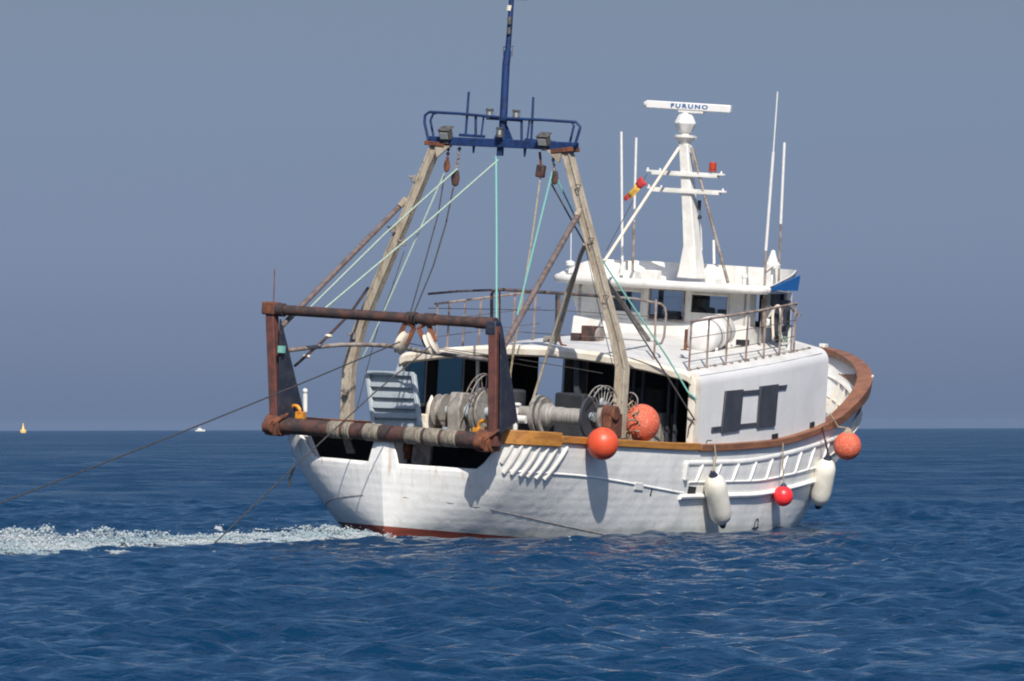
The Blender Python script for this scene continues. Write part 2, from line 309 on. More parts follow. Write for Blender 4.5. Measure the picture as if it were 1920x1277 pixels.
def foam(U0,U1,V0,V1,du,dv,fn,name,ox0=0,oy0=0,nblob=60000):
    us=np.arange(U0,U1,du); vs=np.arange(V0,V1,dv); U,V=np.meshgrid(us,vs,indexing='ij')
    fx,fy=-.5,-.866                                     # straight aft of the boat
    X=ox0+U*fx+V*fy*-1; Y=oy0+U*fy+V*fx
    h,ox,oy=sea(X,Y,np.full_like(X,.12)); dens,heap=fn(U,V)
    n=fbm(X*1.6,Y*1.6,5); n2=fbm(X*5.5,Y*5.5,4)
    k=(dens+(n-.5)*1.1+(n2-.5)*1.0)
    e_=np.clip((k-.5)/.3,0,1); big=np.clip((dens-.35)/.4,0,1)
    env=.68*heap*big*np.clip(.42+1.5*(fbm(X*1.1+7,Y*1.1,3)-.36)+.9*(fbm(X*3.3,Y*3.3,2)-.5),.05,2)
    Z=h+.006+e_*(.35*env+.02*(fbm(X*4,Y*4,3)-.3))
    keep=(k>.5); keep=keep[:-1,:-1]&keep[1:,1:]
    o=gridmesh(name,X+ox,Y+oy,Z,fm,keep)
    # froth: small bubbles clustered over the sheet, thickest on the crests
    wt=np.clip(k-.5,0,.6)*(.15+big+3*env); wt=wt.ravel()/wt.sum(); nb=nblob
    pk=rng.choice(wt.size,nb,p=wt); cx=(X+ox).ravel()[pk]+rng.normal(0,.03,nb); cy=(Y+oy).ravel()[pk]+rng.normal(0,.03,nb); ev=env.ravel()[pk]
    rad=rng.gamma(2.0,.0042,nb)+.004; fly=rng.random(nb)<.015
    cz=h.ravel()[pk]+.004+ev*rng.uniform(.15,1.0,nb)**.8+fly*np.abs(rng.normal(0,.09,nb))*(ev>.08); rad=np.where(fly,rad*.45,rad)
    bm=bmesh.new(); bmesh.ops.create_icosphere(bm,subdivisions=1,radius=1); bv=np.array([v.co[:] for v in bm.verts]); bfc=np.array([[v.index for v in f.verts] for f in bm.faces]); bm.free()
    V_=(bv[None]*rad[:,None,None]*rng.uniform(.7,1.4,(nb,1,3))+np.stack([cx,cy,cz],-1)[:,None]).reshape(-1,3); F_=(bfc[None]+np.arange(nb)[:,None,None]*len(bv)).reshape(-1,3)
    me=bpy.data.meshes.new(name+'_froth'); me.vertices.add(len(V_)); me.vertices.foreach_set('co',V_.astype(np.float32).ravel()); me.loops.add(F_.size); me.loops.foreach_set('vertex_index',F_.astype(np.int32).ravel())
    me.polygons.add(len(F_)); me.polygons.foreach_set('loop_start',np.arange(0,F_.size,3,dtype=np.int32)); me.polygons.foreach_set('loop_total',np.full(len(F_),3,np.int32)); me.polygons.foreach_set('use_smooth',np.ones(len(F_),bool)); me.update(calc_edges=True)
    bm=bmesh.new(); bm.from_mesh(o.data); bm.from_mesh(me); bm.to_mesh(o.data); bm.free(); bpy.data.meshes.remove(me)
    return o
def wash(U,V):
    core=np.exp(-((V-.1*U*0)/(.8+.05*U))**2)
    pulse=.5+.5*np.sin(U*.62-1.2)
    d=core*(.74+.16*pulse)*np.clip((U+.3)*2,0,1)+.22*np.exp(-(V/(2.4+.14*U))**2)*(.4+.6*pulse)
    hp=core*(.20+.30*np.exp(-((U-.9)/.9)**2)+.42*np.exp(-((U-10.5)/2.4)**2)+.12*pulse)
    return d,hp
f1=foam(-.3,26,-6,7,.045,.05,wash,'wake_foam'); f1['kind']='stuff'; f1['label']='white propeller wash foam trailing from the stern'; f1['category']='foam'
def patch(U,V):
    d=.62*np.exp(-(U/1.6)**2-(V/1.5)**2); return d,d*.2
f2=foam(-2.5,2.5,-2.5,2.5,.05,.05,patch,'side_foam',-2.3,9.5,1200); f2['kind']='stuff'; f2['label']='small patch of foam off the port quarter'; f2['category']='foam'

# ================================================================ THE TRAWLER
def pch(xs, ys):
    xs=np.array(xs,float); ys=np.array(ys,float); h=np.diff(xs); d=np.diff(ys)/h
    m=np.zeros(len(xs)); m[0]=d[0]; m[-1]=d[-1]
    for i in range(1,len(xs)-1):
        if d[i-1]*d[i]>0:
            a=2*h[i]+h[i-1]; b=h[i]+2*h[i-1]; m[i]=(a+b)/(a/d[i-1]+b/d[i])
    def f(x):
        x=np.clip(x,xs[0],xs[-1]); i=np.clip(np.searchsorted(xs,x)-1,0,len(xs)-2)
        t=(x-xs[i])/h[i]
        return (ys[i]*(1+2*t)*(1-t)**2+m[i]*h[i]*t*(1-t)**2+ys[i+1]*t*t*(3-2*t)+m[i+1]*h[i]*t*t*(t-1))
    return f
SHEER=pch([-.5,0.8,2.5,4,7,10,12,13.5,14.5,15.4,16.6,17.6,18.3,18.9],[2.12,2.10,2.05,2.0,1.93,2.0,2.17,2.4,2.72,3.01,3.32,3.55,3.72,3.86])
LBT=19.05
BT=pch(np.array([-.15,0.0,.3,.8,2,4,7,10,12,13.5,14.5,15.4,16.6,17.6,18.3,18.75,18.9])+.15,[0,1.1,2.3,2.9,3.12,3.28,3.38,3.36,3.22,3.06,3.0,2.85,2.4,1.75,1.05,.4,0])
LBW=16.9
BW=pch([0,.3,.8,1.5,3,5,8,10,11.5,13,14.5,15.7,16.5,16.9],[0,.6,1.35,1.98,2.6,2.95,3.15,3.1,2.9,2.45,1.7,.95,.38,0])
X0=pch([-1,0,1,1.4,3.4],[1.0,.12,-.1,-.15,-.15]); X1=pch([-1,0,1.5,2.6,3.9],[16.1,17.0,17.9,18.45,18.9])
def half(X,z):
    x0,x1=X0(z),X1(z); s=(X-x0)/(x1-x0)
    s=np.clip(s,0,1)
    # blend by absolute distance from the stern so the ends keep their shape
    bt=BT(s*LBT); bw=BW(s*LBW)
    w=np.clip(z/np.maximum(SHEER(X),1.9),0,1)
    k=np.clip((X-12)/8,0,1)
    g=(1-(1-w)**1.7)*(1-k)+w**1.25*k
    b=bw+(bt-bw)*g
    b=np.where(z<0, b*(1+.35*z), b)
    return b

TR=thing('fishing_trawler','white wooden fishing trawler with blue topped gantry, rusty stern frame and brown cap rail','fishing boat')
def S(x): return float(SHEER(x))
def hb(x,z): return float(half(np.array(x,float),np.array(z,float)))
# stern opening: the bulwark is cut away between the quarters
def ztop(x,y):
    s=S(x); ay=abs(y)
    if x<1.2:
        lim0,lim1=(2.0,2.42) if y>0 else (2.2,2.45)
        if ay<.27: return 1.86
        if ay<.31: return 1.86-(ay-.27)/.04*.44
        if ay<lim0: return 1.42
        if ay<lim1: return 1.42+(s-1.42)*(ay-lim0)/(lim1-lim0)
    return s
bt_s=[]; bcur=0
def hull_cols():
    cols=[]
    xs=list(np.concatenate([[-.15,-.149,-.147,-.144,-.14,-.135,-.13,-.12,-.1,-.08],np.linspace(-.05,.4,16),np.linspace(.45,1.2,12),np.linspace(1.35,16,60),np.linspace(16.2,18.6,20),[18.7,18.78,18.84,18.88,18.9]]))
    return [(x+.15)/19.05 for x in xs]
def hullpt(s,v,side):
    # s along the length, v up the side
    z=2.0
    for _ in range(4):
        x=float(X0(z))+s*(float(X1(z))-float(X0(z))); zt=ztop(x,side*hb(x,2.05) if x<1.2 else side*3)
        z=-1+v*(zt+1)
    x=float(X0(z))+s*(float(X1(z))-float(X0(z)))
    return Vector((x,side*hb(x,z),z))
def build_hull():
    b=B(); ss=hull_cols(); vs=np.linspace(0,1,30); G={}
    for sd_ in (1,-1):
        for i,s in enumerate(ss):
            for j,v in enumerate(vs):
                if i in (0,len(ss)-1):
                    if sd_==1: p_=hullpt(s,v,1); p_.y=0; G[i,j,1]=G[i,j,-1]=b.b.verts.new(p_)
                else: G[i,j,sd_]=b.b.verts.new(hullpt(s,v,sd_))
        for i in range(len(ss)-1):
            for j in range(len(vs)-1):
                q=[G[i,j,sd_],G[i+1,j,sd_],G[i+1,j+1,sd_],G[i,j+1,sd_]]
                if sd_==1: q=q[::-1]
                b.b.faces.new(q)
    o=b.make('hull','hull',TR,smooth=50,recalc=False)
    so_=o.modifiers.new('thickness','SOLIDIFY'); so_.thickness=.07; so_.offset=-1
    return o
hull=build_hull()
# boot topping: oxide paint below the white, following the raised stern waterline
hm=M['hull']; t=hm.node_tree; L=t.links.new; p=t.nodes['Principled BSDF']; src=p.inputs['Base Color'].links[0].from_socket
tx=N(t,'ShaderNodeTexCoord'); sx=N(t,'ShaderNodeSeparateXYZ'); L(tx.outputs['Object'],sx.inputs[0])
ma=N(t,'ShaderNodeMath',operation='MULTIPLY_ADD'); L(sx.outputs['X'],ma.inputs[0]); ma.inputs[1].default_value=.055; L(sx.outputs['Z'],ma.inputs[2])
lt=N(t,'ShaderNodeMath',operation='LESS_THAN'); L(ma.outputs[0],lt.inputs[0]); lt.inputs[1].default_value=.155
mx=N(t,'ShaderNodeMix',data_type='RGBA'); L(lt.outputs[0],mx.inputs[0]); L(src,mx.inputs[6]); mx.inputs[7].default_value=(.24,.055,.035,1); L(mx.outputs[2],p.inputs['Base Color'])
geo=N(t,'ShaderNodeNewGeometry'); sg=N(t,'ShaderNodeSeparateXYZ'); L(geo.outputs['Position'],sg.inputs[0])
nw=N(t,'ShaderNodeTexNoise'); nw.inputs['Scale'].default_value=2.5; nw.inputs['Detail'].default_value=5; L(tx.outputs['Object'],nw.inputs[0])
aw=N(t,'ShaderNodeMath',operation='MULTIPLY_ADD'); L(nw.outputs[0],aw.inputs[0]); aw.inputs[1].default_value=-.35; L(sg.outputs['Z'],aw.inputs[2])
wr=N(t,'ShaderNodeMapRange',interpolation_type='SMOOTHSTEP'); L(aw.outputs[0],wr.inputs[0]); wr.inputs[1].default_value=-.22; wr.inputs[2].default_value=.02; wr.inputs[3].default_value=.5; wr.inputs[4].default_value=0
dm=N(t,'ShaderNodeMix',data_type='RGBA'); L(wr.outputs[0],dm.inputs[0]); L(src,dm.inputs[6]); dm.inputs[7].default_value=(.30,.32,.27,1); L(dm.outputs[2],mx.inputs[6])
rr_=N(t,'ShaderNodeMapRange',interpolation_type='SMOOTHSTEP'); L(sx.outputs['Z'],rr_.inputs[0]); rr_.inputs[1].default_value=.7; rr_.inputs[2].default_value=1.42
rx=N(t,'ShaderNodeMapRange'); L(sx.outputs['X'],rx.inputs[0]); rx.inputs[1].default_value=1.0; rx.inputs[2].default_value=.4
mp9=N(t,'ShaderNodeMapping'); mp9.inputs['Scale'].default_value=(6,6,.5); L(tx.outputs['Object'],mp9.inputs[0]); n9=N(t,'ShaderNodeTexNoise'); n9.inputs['Scale'].default_value=1.7; n9.inputs['Detail'].default_value=8; L(mp9.outputs[0],n9.inputs[0])
r9=N(t,'ShaderNodeMapRange',interpolation_type='SMOOTHSTEP'); L(n9.outputs[0],r9.inputs[0]); r9.inputs[1].default_value=.53; r9.inputs[2].default_value=.72; r9.inputs[4].default_value=.7
m9=N(t,'ShaderNodeMath',operation='MULTIPLY'); L(rr_.outputs[0],m9.inputs[0]); L(r9.outputs[0],m9.inputs[1]); m9b=N(t,'ShaderNodeMath',operation='MULTIPLY'); L(m9.outputs[0],m9b.inputs[0]); L(rx.outputs[0],m9b.inputs[1])
dx9=N(t,'ShaderNodeMix',data_type='RGBA'); L(m9b.outputs[0],dx9.inputs[0]); L(src,dx9.inputs[6]); dx9.inputs[7].default_value=(.50,.34,.22,1); L(dx9.outputs[2],dm.inputs[6])
# rough horizontal planking seen as gentle ridges
wv=N(t,'ShaderNodeTexWave',wave_type='BANDS',bands_direction='Z'); wv.inputs['Scale'].default_value=1.9; wv.inputs['Distortion'].default_value=.6; wv.inputs['Detail'].default_value=2; L(tx.outputs['Object'],wv.inputs[0])
b2=N(t,'ShaderNodeBump'); b2.inputs['Distance'].default_value=.0012; L(wv.outputs[0],b2.inputs['Height']); L(p.inputs['Normal'].links[0].from_socket,b2.inputs['Normal']); L(b2.outputs[0],p.inputs['Normal'])

def hp(x,z,side=-1,off=0): return Vector((x,side*(hb(x,z)+off),z))
def belt(name,x0,x1,zf,side,wo,hh,m,parent,n=40,rnd=True):
    secs=[]
    for i in range(n+1):
        x=x0+(x1-x0)*i/n; z=zf(x); y=hb(x,z); c=Vector((x,side*y,z))
        if rnd: sec=[c+Vector((0,side*(math.cos(a)*wo),math.sin(a)*hh/2)) for a in [RAD(q) for q in range(0,360,36)]]
        else: sec=[c+Vector((0,side*u,v)) for u,v in ((-.03,-hh/2),(wo,-hh/2),(wo,hh/2),(-.03,hh/2))]
        secs.append(sec)
    b=B(); b.sweep(secs); return b.make(name,m,parent,bevel=0 if rnd else .008)
bead=pch([0.3,2.2,6.4],[1.44,1.367,.98]); belt('rub_rail',.55,6.45,lambda x:float(bead(x)),-1,.022,.05,'hull',hull)
upz=pch([6.26,8.56,10.32,12.76,14.6],[1.60,1.613,1.71,1.93,2.15]); loz=pch([6.5,9.27,11.5,13.24,15],[.90,.90,1.02,1.16,1.35])
belt('rub_rail',6.3,14.6,lambda x:float(upz(x)),-1,.03,.11,'hull',hull)
belt('rub_rail',6.3,14.9,lambda x:float(loz(x)),-1,.085,.12,'hull',hull)
belt('rub_rail',6.6,14.2,lambda x:float(loz(x))+.30,-1,.028,.05,'hull',hull)
for sgn,(xa,xb,fz) in ((1,(.6,14,lambda x:1.3+.02*x)),):
    belt('rub_rail',xa,xb,fz,1,.05,.08,'hull',hull)
for i in range(9):
    b=B(); x=6.95+i*.80; zt=float(upz(x))-.04; zb=float(loz(x))+.30
    b.bar(hp(x+.12,zt,-1,.02),hp(x-.06,zb,-1,.012),.045,.05,up=(1,0,0)); b.make('bulwark_rib','hull',hull,bevel=.01)
B().bar(hp(6.32,1.62,-1,.03),hp(6.38,1.25,-1,.03),.10,.10,up=(1,0,0)).make('rib_end_post','hull',hull,bevel=.02)
# scuppers
for x,z,sz in ((6.62,1.04,.34),(5.15,1.02,.05)):
    a=hp(x,z+.08,-1,.004);bb=hp(x+sz,z+.06,-1,.004);c=hp(x+sz,z-.1,-1,.004);d=hp(x,z-.1,-1,.004)
    B().prism([a,bb,c,d],(0,.03,0)).make('scupper','dark',hull)
B().prism([(4.464, -3.226, 1.205),(4.77, -3.244, 1.182),(4.816, -3.216, 1.038),(4.488, -3.197, 1.062)],(0,-.025,0)).make('vent_flap','hull',hull,bevel=.005)
# chafing ribs at the quarter
tops=[((0.491, -2.657, 2.09),(0.422, -2.425, 1.578)),((0.605, -2.799, 2.078),(0.503, -2.44, 1.377)),((0.759, -2.896, 2.052),(0.61, -2.55, 1.363)),((0.989, -2.973, 2.025),(0.777, -2.651, 1.337)),((1.239, -3.026, 2.007),(0.945, -2.714, 1.319)),((1.493, -3.067, 1.977),(1.17, -2.782, 1.29)),((1.807, -3.1, 1.935),(1.399, -2.837, 1.27))]
for a,c in tops:
    a=Vector(a);c=Vector(c); pts=[]
    for i in range(7):
        q=a.lerp(c,i/6); pts.append(hp(q.x,q.z,-1,.006))
    B().tube(pts,.046,8).make('chafing_rib','white',hull)
# hull seam lines
def seam(x0,z0,x1,z1,side):
    B().tube([hp(x0+(x1-x0)*i/16,z0+(z1-z0)*i/16+(-.04*math.sin(math.pi*i/16)),side,-.003) for i in range(17)],.011,5).make('plank_seam','bare',hull)
seam(.02,.76,4.3,.09,-1); seam(.04,.73,1.1,.38,1)
# draught ring mark
b=B(); c=Vector((10.016, -3.149, 0.246)); pts=[]
for i in range(21):
    a=i/20*2*math.pi; q=hp(c.x+.085*math.cos(a),c.z+.12*math.sin(a)+.02,-1,.006); pts.append(q)
b.tube(pts,.011,5,cap=False); b.tube([hp(c.x-.16,c.z-.06,-1,.006),hp(c.x+.15,c.z-.04,-1,.006)],.012,5); b.tube([hp(c.x-.09,c.z-.1,-1,.006),hp(c.x-.09,c.z-.18,-1,.006)],.011,5); b.tube([hp(c.x+.08,c.z-.1,-1,.006),hp(c.x+.08,c.z-.18,-1,.006)],.011,5)
b.make('load_line_mark','black',hull)
# deck
def deckz(x): return min(S(x),2.9)-.95 if x<13 else S(x)-1.15
b=B(); secs=[]
for x in np.concatenate([np.linspace(.1,1,8),np.linspace(1.3,18.3,50)]):
    z=deckz(x) if x>.9 else 1.15; y=max(hb(x,z)-.06,.02); secs.append([(x,y,z),(x,0,z+.05),(x,-y,z)])
b.sweep(secs,closed=False); b.make('deck','deck',TR)
# cap rail
def cap(name,x0,x1,side,wo,wi,up,dn,m,n=None,parent=TR):
    n=n or max(6,int((x1-x0)*5)); secs=[]
    for i in range(n+1):
        x=x0+(x1-x0)*i/n; z=S(x); y=hb(x,z); e=.01; y2=hb(min(x+e,18.88),z); tg=Vector((e,y2-y,0)).normalized(); nn=Vector((-tg.y,tg.x,0))
        if nn.y<0: nn=-nn
        def P(u,v): q=Vector((x,y,z))+nn*u; return Vector((q.x,side*max(q.y,0.0),z+v))
        secs.append([P(-wi,-dn),P(wo,-dn),P(wo,up),P(-wi,up)])
    b=B(); b.sweep(secs); return b.make(name,m,parent,bevel=.018)
cap('cap_rail',.33,1.55,-1,.07,.17,.14,.15,'ochre'); cap('cap_rail',1.56,6.85,-1,.06,.17,.08,.07,'ochre'); cap('cap_rail',6.86,13.3,-1,.07,.17,.06,.09,'wood')
cap('cap_rail',.6,13.3,1,.07,.17,.06,.09,'wood')
for sd_ in (-1,1):
    # raised bow rail runs right round the stem
    n=60; secs=[]
    for i in range(n+1):
        x=13.31+(18.9-13.31)*(1-(1-i/n)**2.2); z=S(x); y=hb(x,z); e=.01
        y2=hb(min(x+e,18.9),z) if x<18.88 else -.2; tg=Vector((e,y2-y,0)).normalized(); nn=Vector((-tg.y,tg.x,0))
        if nn.y<0: nn=-nn
        P=lambda u,v:Vector(((Vector((x,y,z))+nn*u).x,sd_*max((Vector((x,y,z))+nn*u).y,0),z+v))
        k=min(1,i/14)
        secs.append([P(-.18-.06*k,-.05),P(-.06,-.05),P(-.06,-.10-.10*k),P(.07,-.10-.10*k),P(.09,.07),P(-.20-.05*k,.07)])
    b=B(); b.sweep(secs); b.make('bow_rail','wood',TR,bevel=.012)
B().box((18.86,0,3.93),(.22,.14,.14)).make('stem_fitting','white',TR,bevel=.02)
B().bar(hp(16.6,3.18,-1,.06),hp(16.6,3.42,-1,.09),.05,.04,up=(1,0,0)).make('rail_fairlead','white',TR,bevel=.01)
# inner bulwark at the bow: lining, ribs
def inner(name,x0,x1,z0,z1,off,side,th,m,n=40):
    secs=[]
    for i in range(n+1):
        x=x0+(x1-x0)*(1-(1-i/n)**1.6); z=S(x); y=max(hb(x,z)-off,.02); y1=max(hb(x,z-.6)-off,.015)
        yb=y+(y1-y)*min(1,-z0/.6)
        secs.append([(x,side*y,z+z1),(x,side*(y-th),z+z1),(x,side*max(yb-th,.005),z+z0),(x,side*yb,z+z0)])
    b=B(); b.sweep(secs); return b.make(name,m,TR)
for sd_ in (-1,1):
    inner('bulwark_lining',13.35,18.6,-.36,-.06,.10,sd_,.02,'wood')
    inner('bulwark_stringer',13.35,18.55,-.47,-.37,.10,sd_,.10,'white')
    b=B()
    for i in range(14):
        x=13.7+i*.36; 
        if x>18.3: break
        z=S(x); y=hb(x,z-.4)-.10; y2=hb(x,z-1.1)-.10
        if y2>.15: b.bar((x,sd_*y,z-.48),(x,sd_*y2,z-1.14),.10,.16,up=(1,0,0))
    b.make('bulwark_frames','cream',TR)
    inner('bulwark_inner_wall',13.35,18.2,-1.13,-.48,.09,sd_,.015,'white')
    inner('bulwark_ledge',13.35,18.3,-.85,-.78,.10,sd_,.2,'cream')
B().box((15.6,-1.7,2.15),(.22,.22,.6)).make('mooring_bitt','bare',TR,bevel=.04)
B().box((16.4,0,2.55),(.9,1.1,.7)).make('anchor_winch','white',TR,bevel=.08)
# stern interior under the roller
B().prism([(1.7,2.4,1.0),(1.7,-2.4,1.0),(1.7,-2.9,1.86),(1.7,2.9,1.86)],(.06,0,0)).make('stern_shade_panel','navy',TR)  # back of the recess, its deep shade put into the navy colour
B().prism([(.02,.6,1.87),(.02,-.6,1.87),(.35,-2.1,1.87),(.95,-2.75,1.87),(1.8,-2.9,1.87),(1.8,2.9,1.87),(.95,2.75,1.87),(.35,2.1,1.87)],(0,0,.07)).make('stern_shade_slab','navy',TR)  # unseen slab added over the recess to keep it dark
B().box((.36,-.62,1.62),(.12,.42,.46),Matrix.Rotation(.06,4,'X')).make('stern_bracket','bare',TR,bevel=.02)
B().box((.40,-.2,1.66),(.1,.3,.3)).cyl((.36,-.25,1.74),(.30,-.25,1.74),.1,16).make('stern_sheave','rust',TR,bevel=.01)
B().prism([(0.42, 1.183, 1.523),(0.42, 0.994, 1.536),(0.42, 1.139, 1.826),(0.42, 1.303, 1.815)],(.05,0,0)).make('stern_brace','bare',TR)
B().box((.25,.03,1.6),(.5,.46,.5)).make('stern_post','hull',TR,bevel=.02)

# ---------------------------------------------------------------- stern frame
SF=bpy.data.objects.new('stern_frame',None); COL.objects.link(SF); SF.parent=TR
xF=-.15
tl=Vector((-0.15, 2.783, 4.323)); tr_=Vector((-0.15, -2.444, 4.331)); ll=Vector((-0.15, 2.503, 2.006)); lr=Vector((-0.15, -2.534, 2.01))
b=B(); b.cyl(tl,tr_,.105,20); b.cyl(tl+Vector((0,.1,0)),tl-Vector((0,.3,0)),.135,20); b.cyl(tr_+Vector((0,.45,0)),tr_,.12,20); b.cyl((xF,-.4,4.33),(xF,-.62,4.33),.125,20); b.cyl((xF,-.82,4.33),(xF,-1.05,4.33),.125,20)
b.make('top_bar','rustdark',SF)
b=B(); b.cyl(ll-Vector((0,.15,0)),lr+Vector((0,.35,0)),.165,28); b.make('net_roller','rustdark',SF)
b=B()
for y0,y1 in ((1.25,.95),(.9,.72),(.42,.05),(-.55,-.95),(-1.0,-1.35),(-1.4,-1.75)):
    b=B(); b.lathe([(.160,0),(.178,.03),(.175,(y0-y1)/2),(.180,y0-y1-.03),(.160,y0-y1)],(xF,y0,ll.z+(y0-ll.y)/(lr.y-ll.y)*(lr.z-ll.z)),(0,-1,0),28); b.make('rope_wrap','wrap',SF)
for nm,c in (('roller_bearing',ll),('roller_bearing',lr+Vector((0,.12,0)))):
    b=B(); b.cyl(c+Vector((0,.2,0)),c-Vector((0,.14,0)),.22,24); b.cyl(c+Vector((-.28,.12,-.03)),c+Vector((-.28,-.06,-.03)),.13,20); b.box(c+Vector((.05,.02,-.05)),(.55,.26,.30)); b.bar(c+Vector((-.3,.1,-.1)),c+Vector((-.1,-.3,.25)),.07,.05)
    b.make(nm,'rust',SF,bevel=.012)
b=B(); b.bar((-0.15, 2.776, 4.215),(-0.15, 2.503, 1.812),.19,.22,up=(1,0,0)); b.make('frame_post','redoxide',SF,bevel=.02)
b=B(); b.bar((-0.15, -2.423, 4.277),(-0.15, -2.565, 1.907),.19,.22,up=(1,0,0)); b.make('frame_post','redoxide',SF,bevel=.02)
b=B(); b.box(Vector((-0.15, 2.797, 4.343)),(.3,.30,.26)); b.make('post_head','rust',SF,bevel=.03)
b=B(); b.box(Vector((-0.15, -2.389, 4.244)),(.24,.24,.28)); b.make('post_head','navy',SF,bevel=.03)
b=B(); b.prism([(-0.28, 2.511, 4.142),(-0.28, 2.419, 1.979),(0.7, 2.375, 1.981),(0.7, 2.488, 2.352)],(0,-.04,0)); b.make('gusset_plate','navy',SF)
b=B(); b.prism([(-0.28, -2.617, 4.329),(-0.28, -2.732, 2.192),(0.7, -2.54, 2.41),(0.7, -2.373, 3.088)],(0,-.04,0)); b.make('gusset_plate','navy',SF)
B().tube([(-0.15, 2.752, 4.432),(-0.15, 2.772, 5.13)],.012,6).make('whip_aerial','rust',SF)
B().tube(crv([(0, 2.443, 3.516),(0.6, 2.064, 3.62),(1.2, 1.678, 3.692),(1.2, 0.732, 3.715),(0.8, -0.326, 3.656),(-0.2, -2.459, 3.605)]),.045,10).make('spreader_pipe','bare',SF)
B().box(Vector((-0.3, 2.408, 3.536)),(.1,.12,.14)).make('green_lashing','ropegreen',SF)
# yellow-orange hooks by the frame feet
for c0,s_ in (((0.2, 2.323, 2.287),1),((0.25, -2.064, 2.273),-1)):
    c=Vector(c0); b=B(); 
    b.tube(arc(c,(0,1,0),(0,0,1),.12,-30,210,12),.04,8); b.box(c+Vector((.0,-.14,-.1)),(.18,.16,.22)); b.box(c+Vector((0,.14,-.12)),(.18,.14,.18))
    b.make('towing_hook','yellow',SF,bevel=.01)
B().tube([(0.9, 2.519, 2.275),(0.9, 2.543, 2.641)],.05,12).sphere((0.9, 2.547, 2.695),.055,12).make('stern_light','white',SF)

# ---------------------------------------------------------------- gantry
GA=bpy.data.objects.new('gantry',None); COL.objects.link(GA); GA.parent=TR
def leg(pts,name='gantry_leg'):
    b=B(); P=[Vector(q) for q in pts]
    secs=[]; wv_=[.11,.11,.10,.09]
    for i,q in enumerate(P):
        w_=wv_[i]; d_=.10; secs.append([q+Vector((-d_,w_,0)),q+Vector((-d_,-w_,0)),q+Vector((d_,-w_,0)),q+Vector((d_,w_,0))])
    b.sweep(secs); o=b.make(name,'weathered',GA,bevel=.015)
    b=B()
    for y_ in (-1,1):          # flanges stand proud of the web
        for i in range(3):
            a=P[i]+Vector((-.11,y_*wv_[i]*.86,0)); c=P[i+1]+Vector((-.11,y_*wv_[i+1]*.86,0)); b.bar(a,c,.03,.04,up=(0,1,0))
    b.make('flange','weathered',o,bevel=.006); return o
lp=leg([(4.2, 3.528, 1.99),(4.2, 3.537, 3.125),(4.2, 3.332, 3.971),(4.1, 1.665, 7.871)])
ls=leg([(4.2, -2.942, 2.088),(4.2, -2.949, 3.52),(4.2, -2.79, 4.053),(4.1, -1.427, 7.871)])
b=B()                                                   # small triangular climbing cleats and fittings on the starboard leg
for c in ([(3.94, -1.816, 7.121),(3.94, -2.185, 6.054),(3.94, -2.607, 4.906)]):
    c=Vector(c); b=B(); b.tube([c+Vector((0,.07,.06)),c+Vector((0,-.06,.06)),c+Vector((0,0,-.07)),c+Vector((0,.07,.06))],.012,5); b.make('climbing_cleat','raildark',ls)
b=B()
for c in ([(4, 2.122, 7.13),(4, 2.555, 6.06),(4, 3.38, 3.799),(4, 3.486, 2.627),(4, 2.28, 5.798)]):
    c=Vector(c); b=B(); b.box(c,(.08,.10,.14)); b.tube([c,c+Vector((-.1,.08,.05))],.02,6); b.make('leg_fitting','bare',lp,bevel=.01)
for a,c,e_ in (((4.1, 1.884, 7.884),(4.1, 1.408, 7.86),(4.1, 1.625, 7.652)),((4.1, -1.625, 7.901),(4.1, -1.129, 7.836),(4.1, -1.39, 7.673))):
    b=B(); b.bar(a,c,.34,.09); b.make('leg_head','rust',GA,bevel=.01)
    b=B(); sgn=1 if Vector(a).y>0 else -1; a=Vector(a); b.prism([a+Vector((-.15,-sgn*.25,-.04)),a+Vector((-.15,-sgn*.62,-.04)),a+Vector((-.15,-sgn*.30,-.30))],(.05,0,0)); b.make('knee_bracket','weathered',GA)
b=B(); b.bar((4.1, 1.849, 7.94),(4.1, -1.622, 7.955),.24,.17); b.bar((4.1, 1.141, 8.08),(4.1, 0.554, 8.071),.1,.06); b.bar((4.1, -0.423, 8.046),(4.1, -1.117, 8.021),.1,.06)
for q in ((4.1, 0.79, 7.798),(4.1, -0.428, 7.773)): b.cyl(Vector(q)+Vector((0,0,.12)),Vector(q)-Vector((0,0,.08)),.035,10,r2=.02)
b.box(Vector((4.1, 0.155, 7.792)),(.1,.12,.2))
b.make('crossbeam','blue',GA,bevel=.012)
def tb(px,r=.022,n=8,nm='guard_rail',m='blue',par=GA,curve=False):
    b=B(); b.tube(crv(px,5) if curve else px,r,n); return b.make(nm,m,par)
tb([(3.95, 1.798, 7.947),(3.95, 1.911, 8.295),(3.95, 1.908, 8.45),(3.95, 1.81, 8.52),(3.95, 1.106, 8.515),(3.95, 0.15, 8.476)],.03)
tb([(4.25, 1.853, 8.012),(4.25, 1.952, 8.351),(4.25, 1.897, 8.485),(4.25, 1.797, 8.523)],.025)
tb([(3.95, -0.041, 8.462),(3.95, -0.923, 8.464),(3.95, -1.674, 8.451),(3.95, -1.78, 8.358),(3.95, -1.761, 8.27),(3.95, -1.68, 7.984)],.03)
tb([(4.25, -1.384, 8.006),(4.25, -1.46, 8.379),(4.25, -1.404, 8.464)],.025)
for a,c,r in (((4, 0.94, 8.062),(4, 0.923, 8.974),.026),((4, 0.697, 8.039),(4, 0.726, 8.488),.028),((4, 0.57, 8.045),(4, 0.535, 8.485),.02),((4, -0.395, 8.008),(4, -0.365, 8.466),.028),((4, -0.521, 8.003),(4, -0.555, 8.463),.02),((4, -0.622, 8.007),(4, -0.613, 8.923),.026)):
    tb([a,c],r)
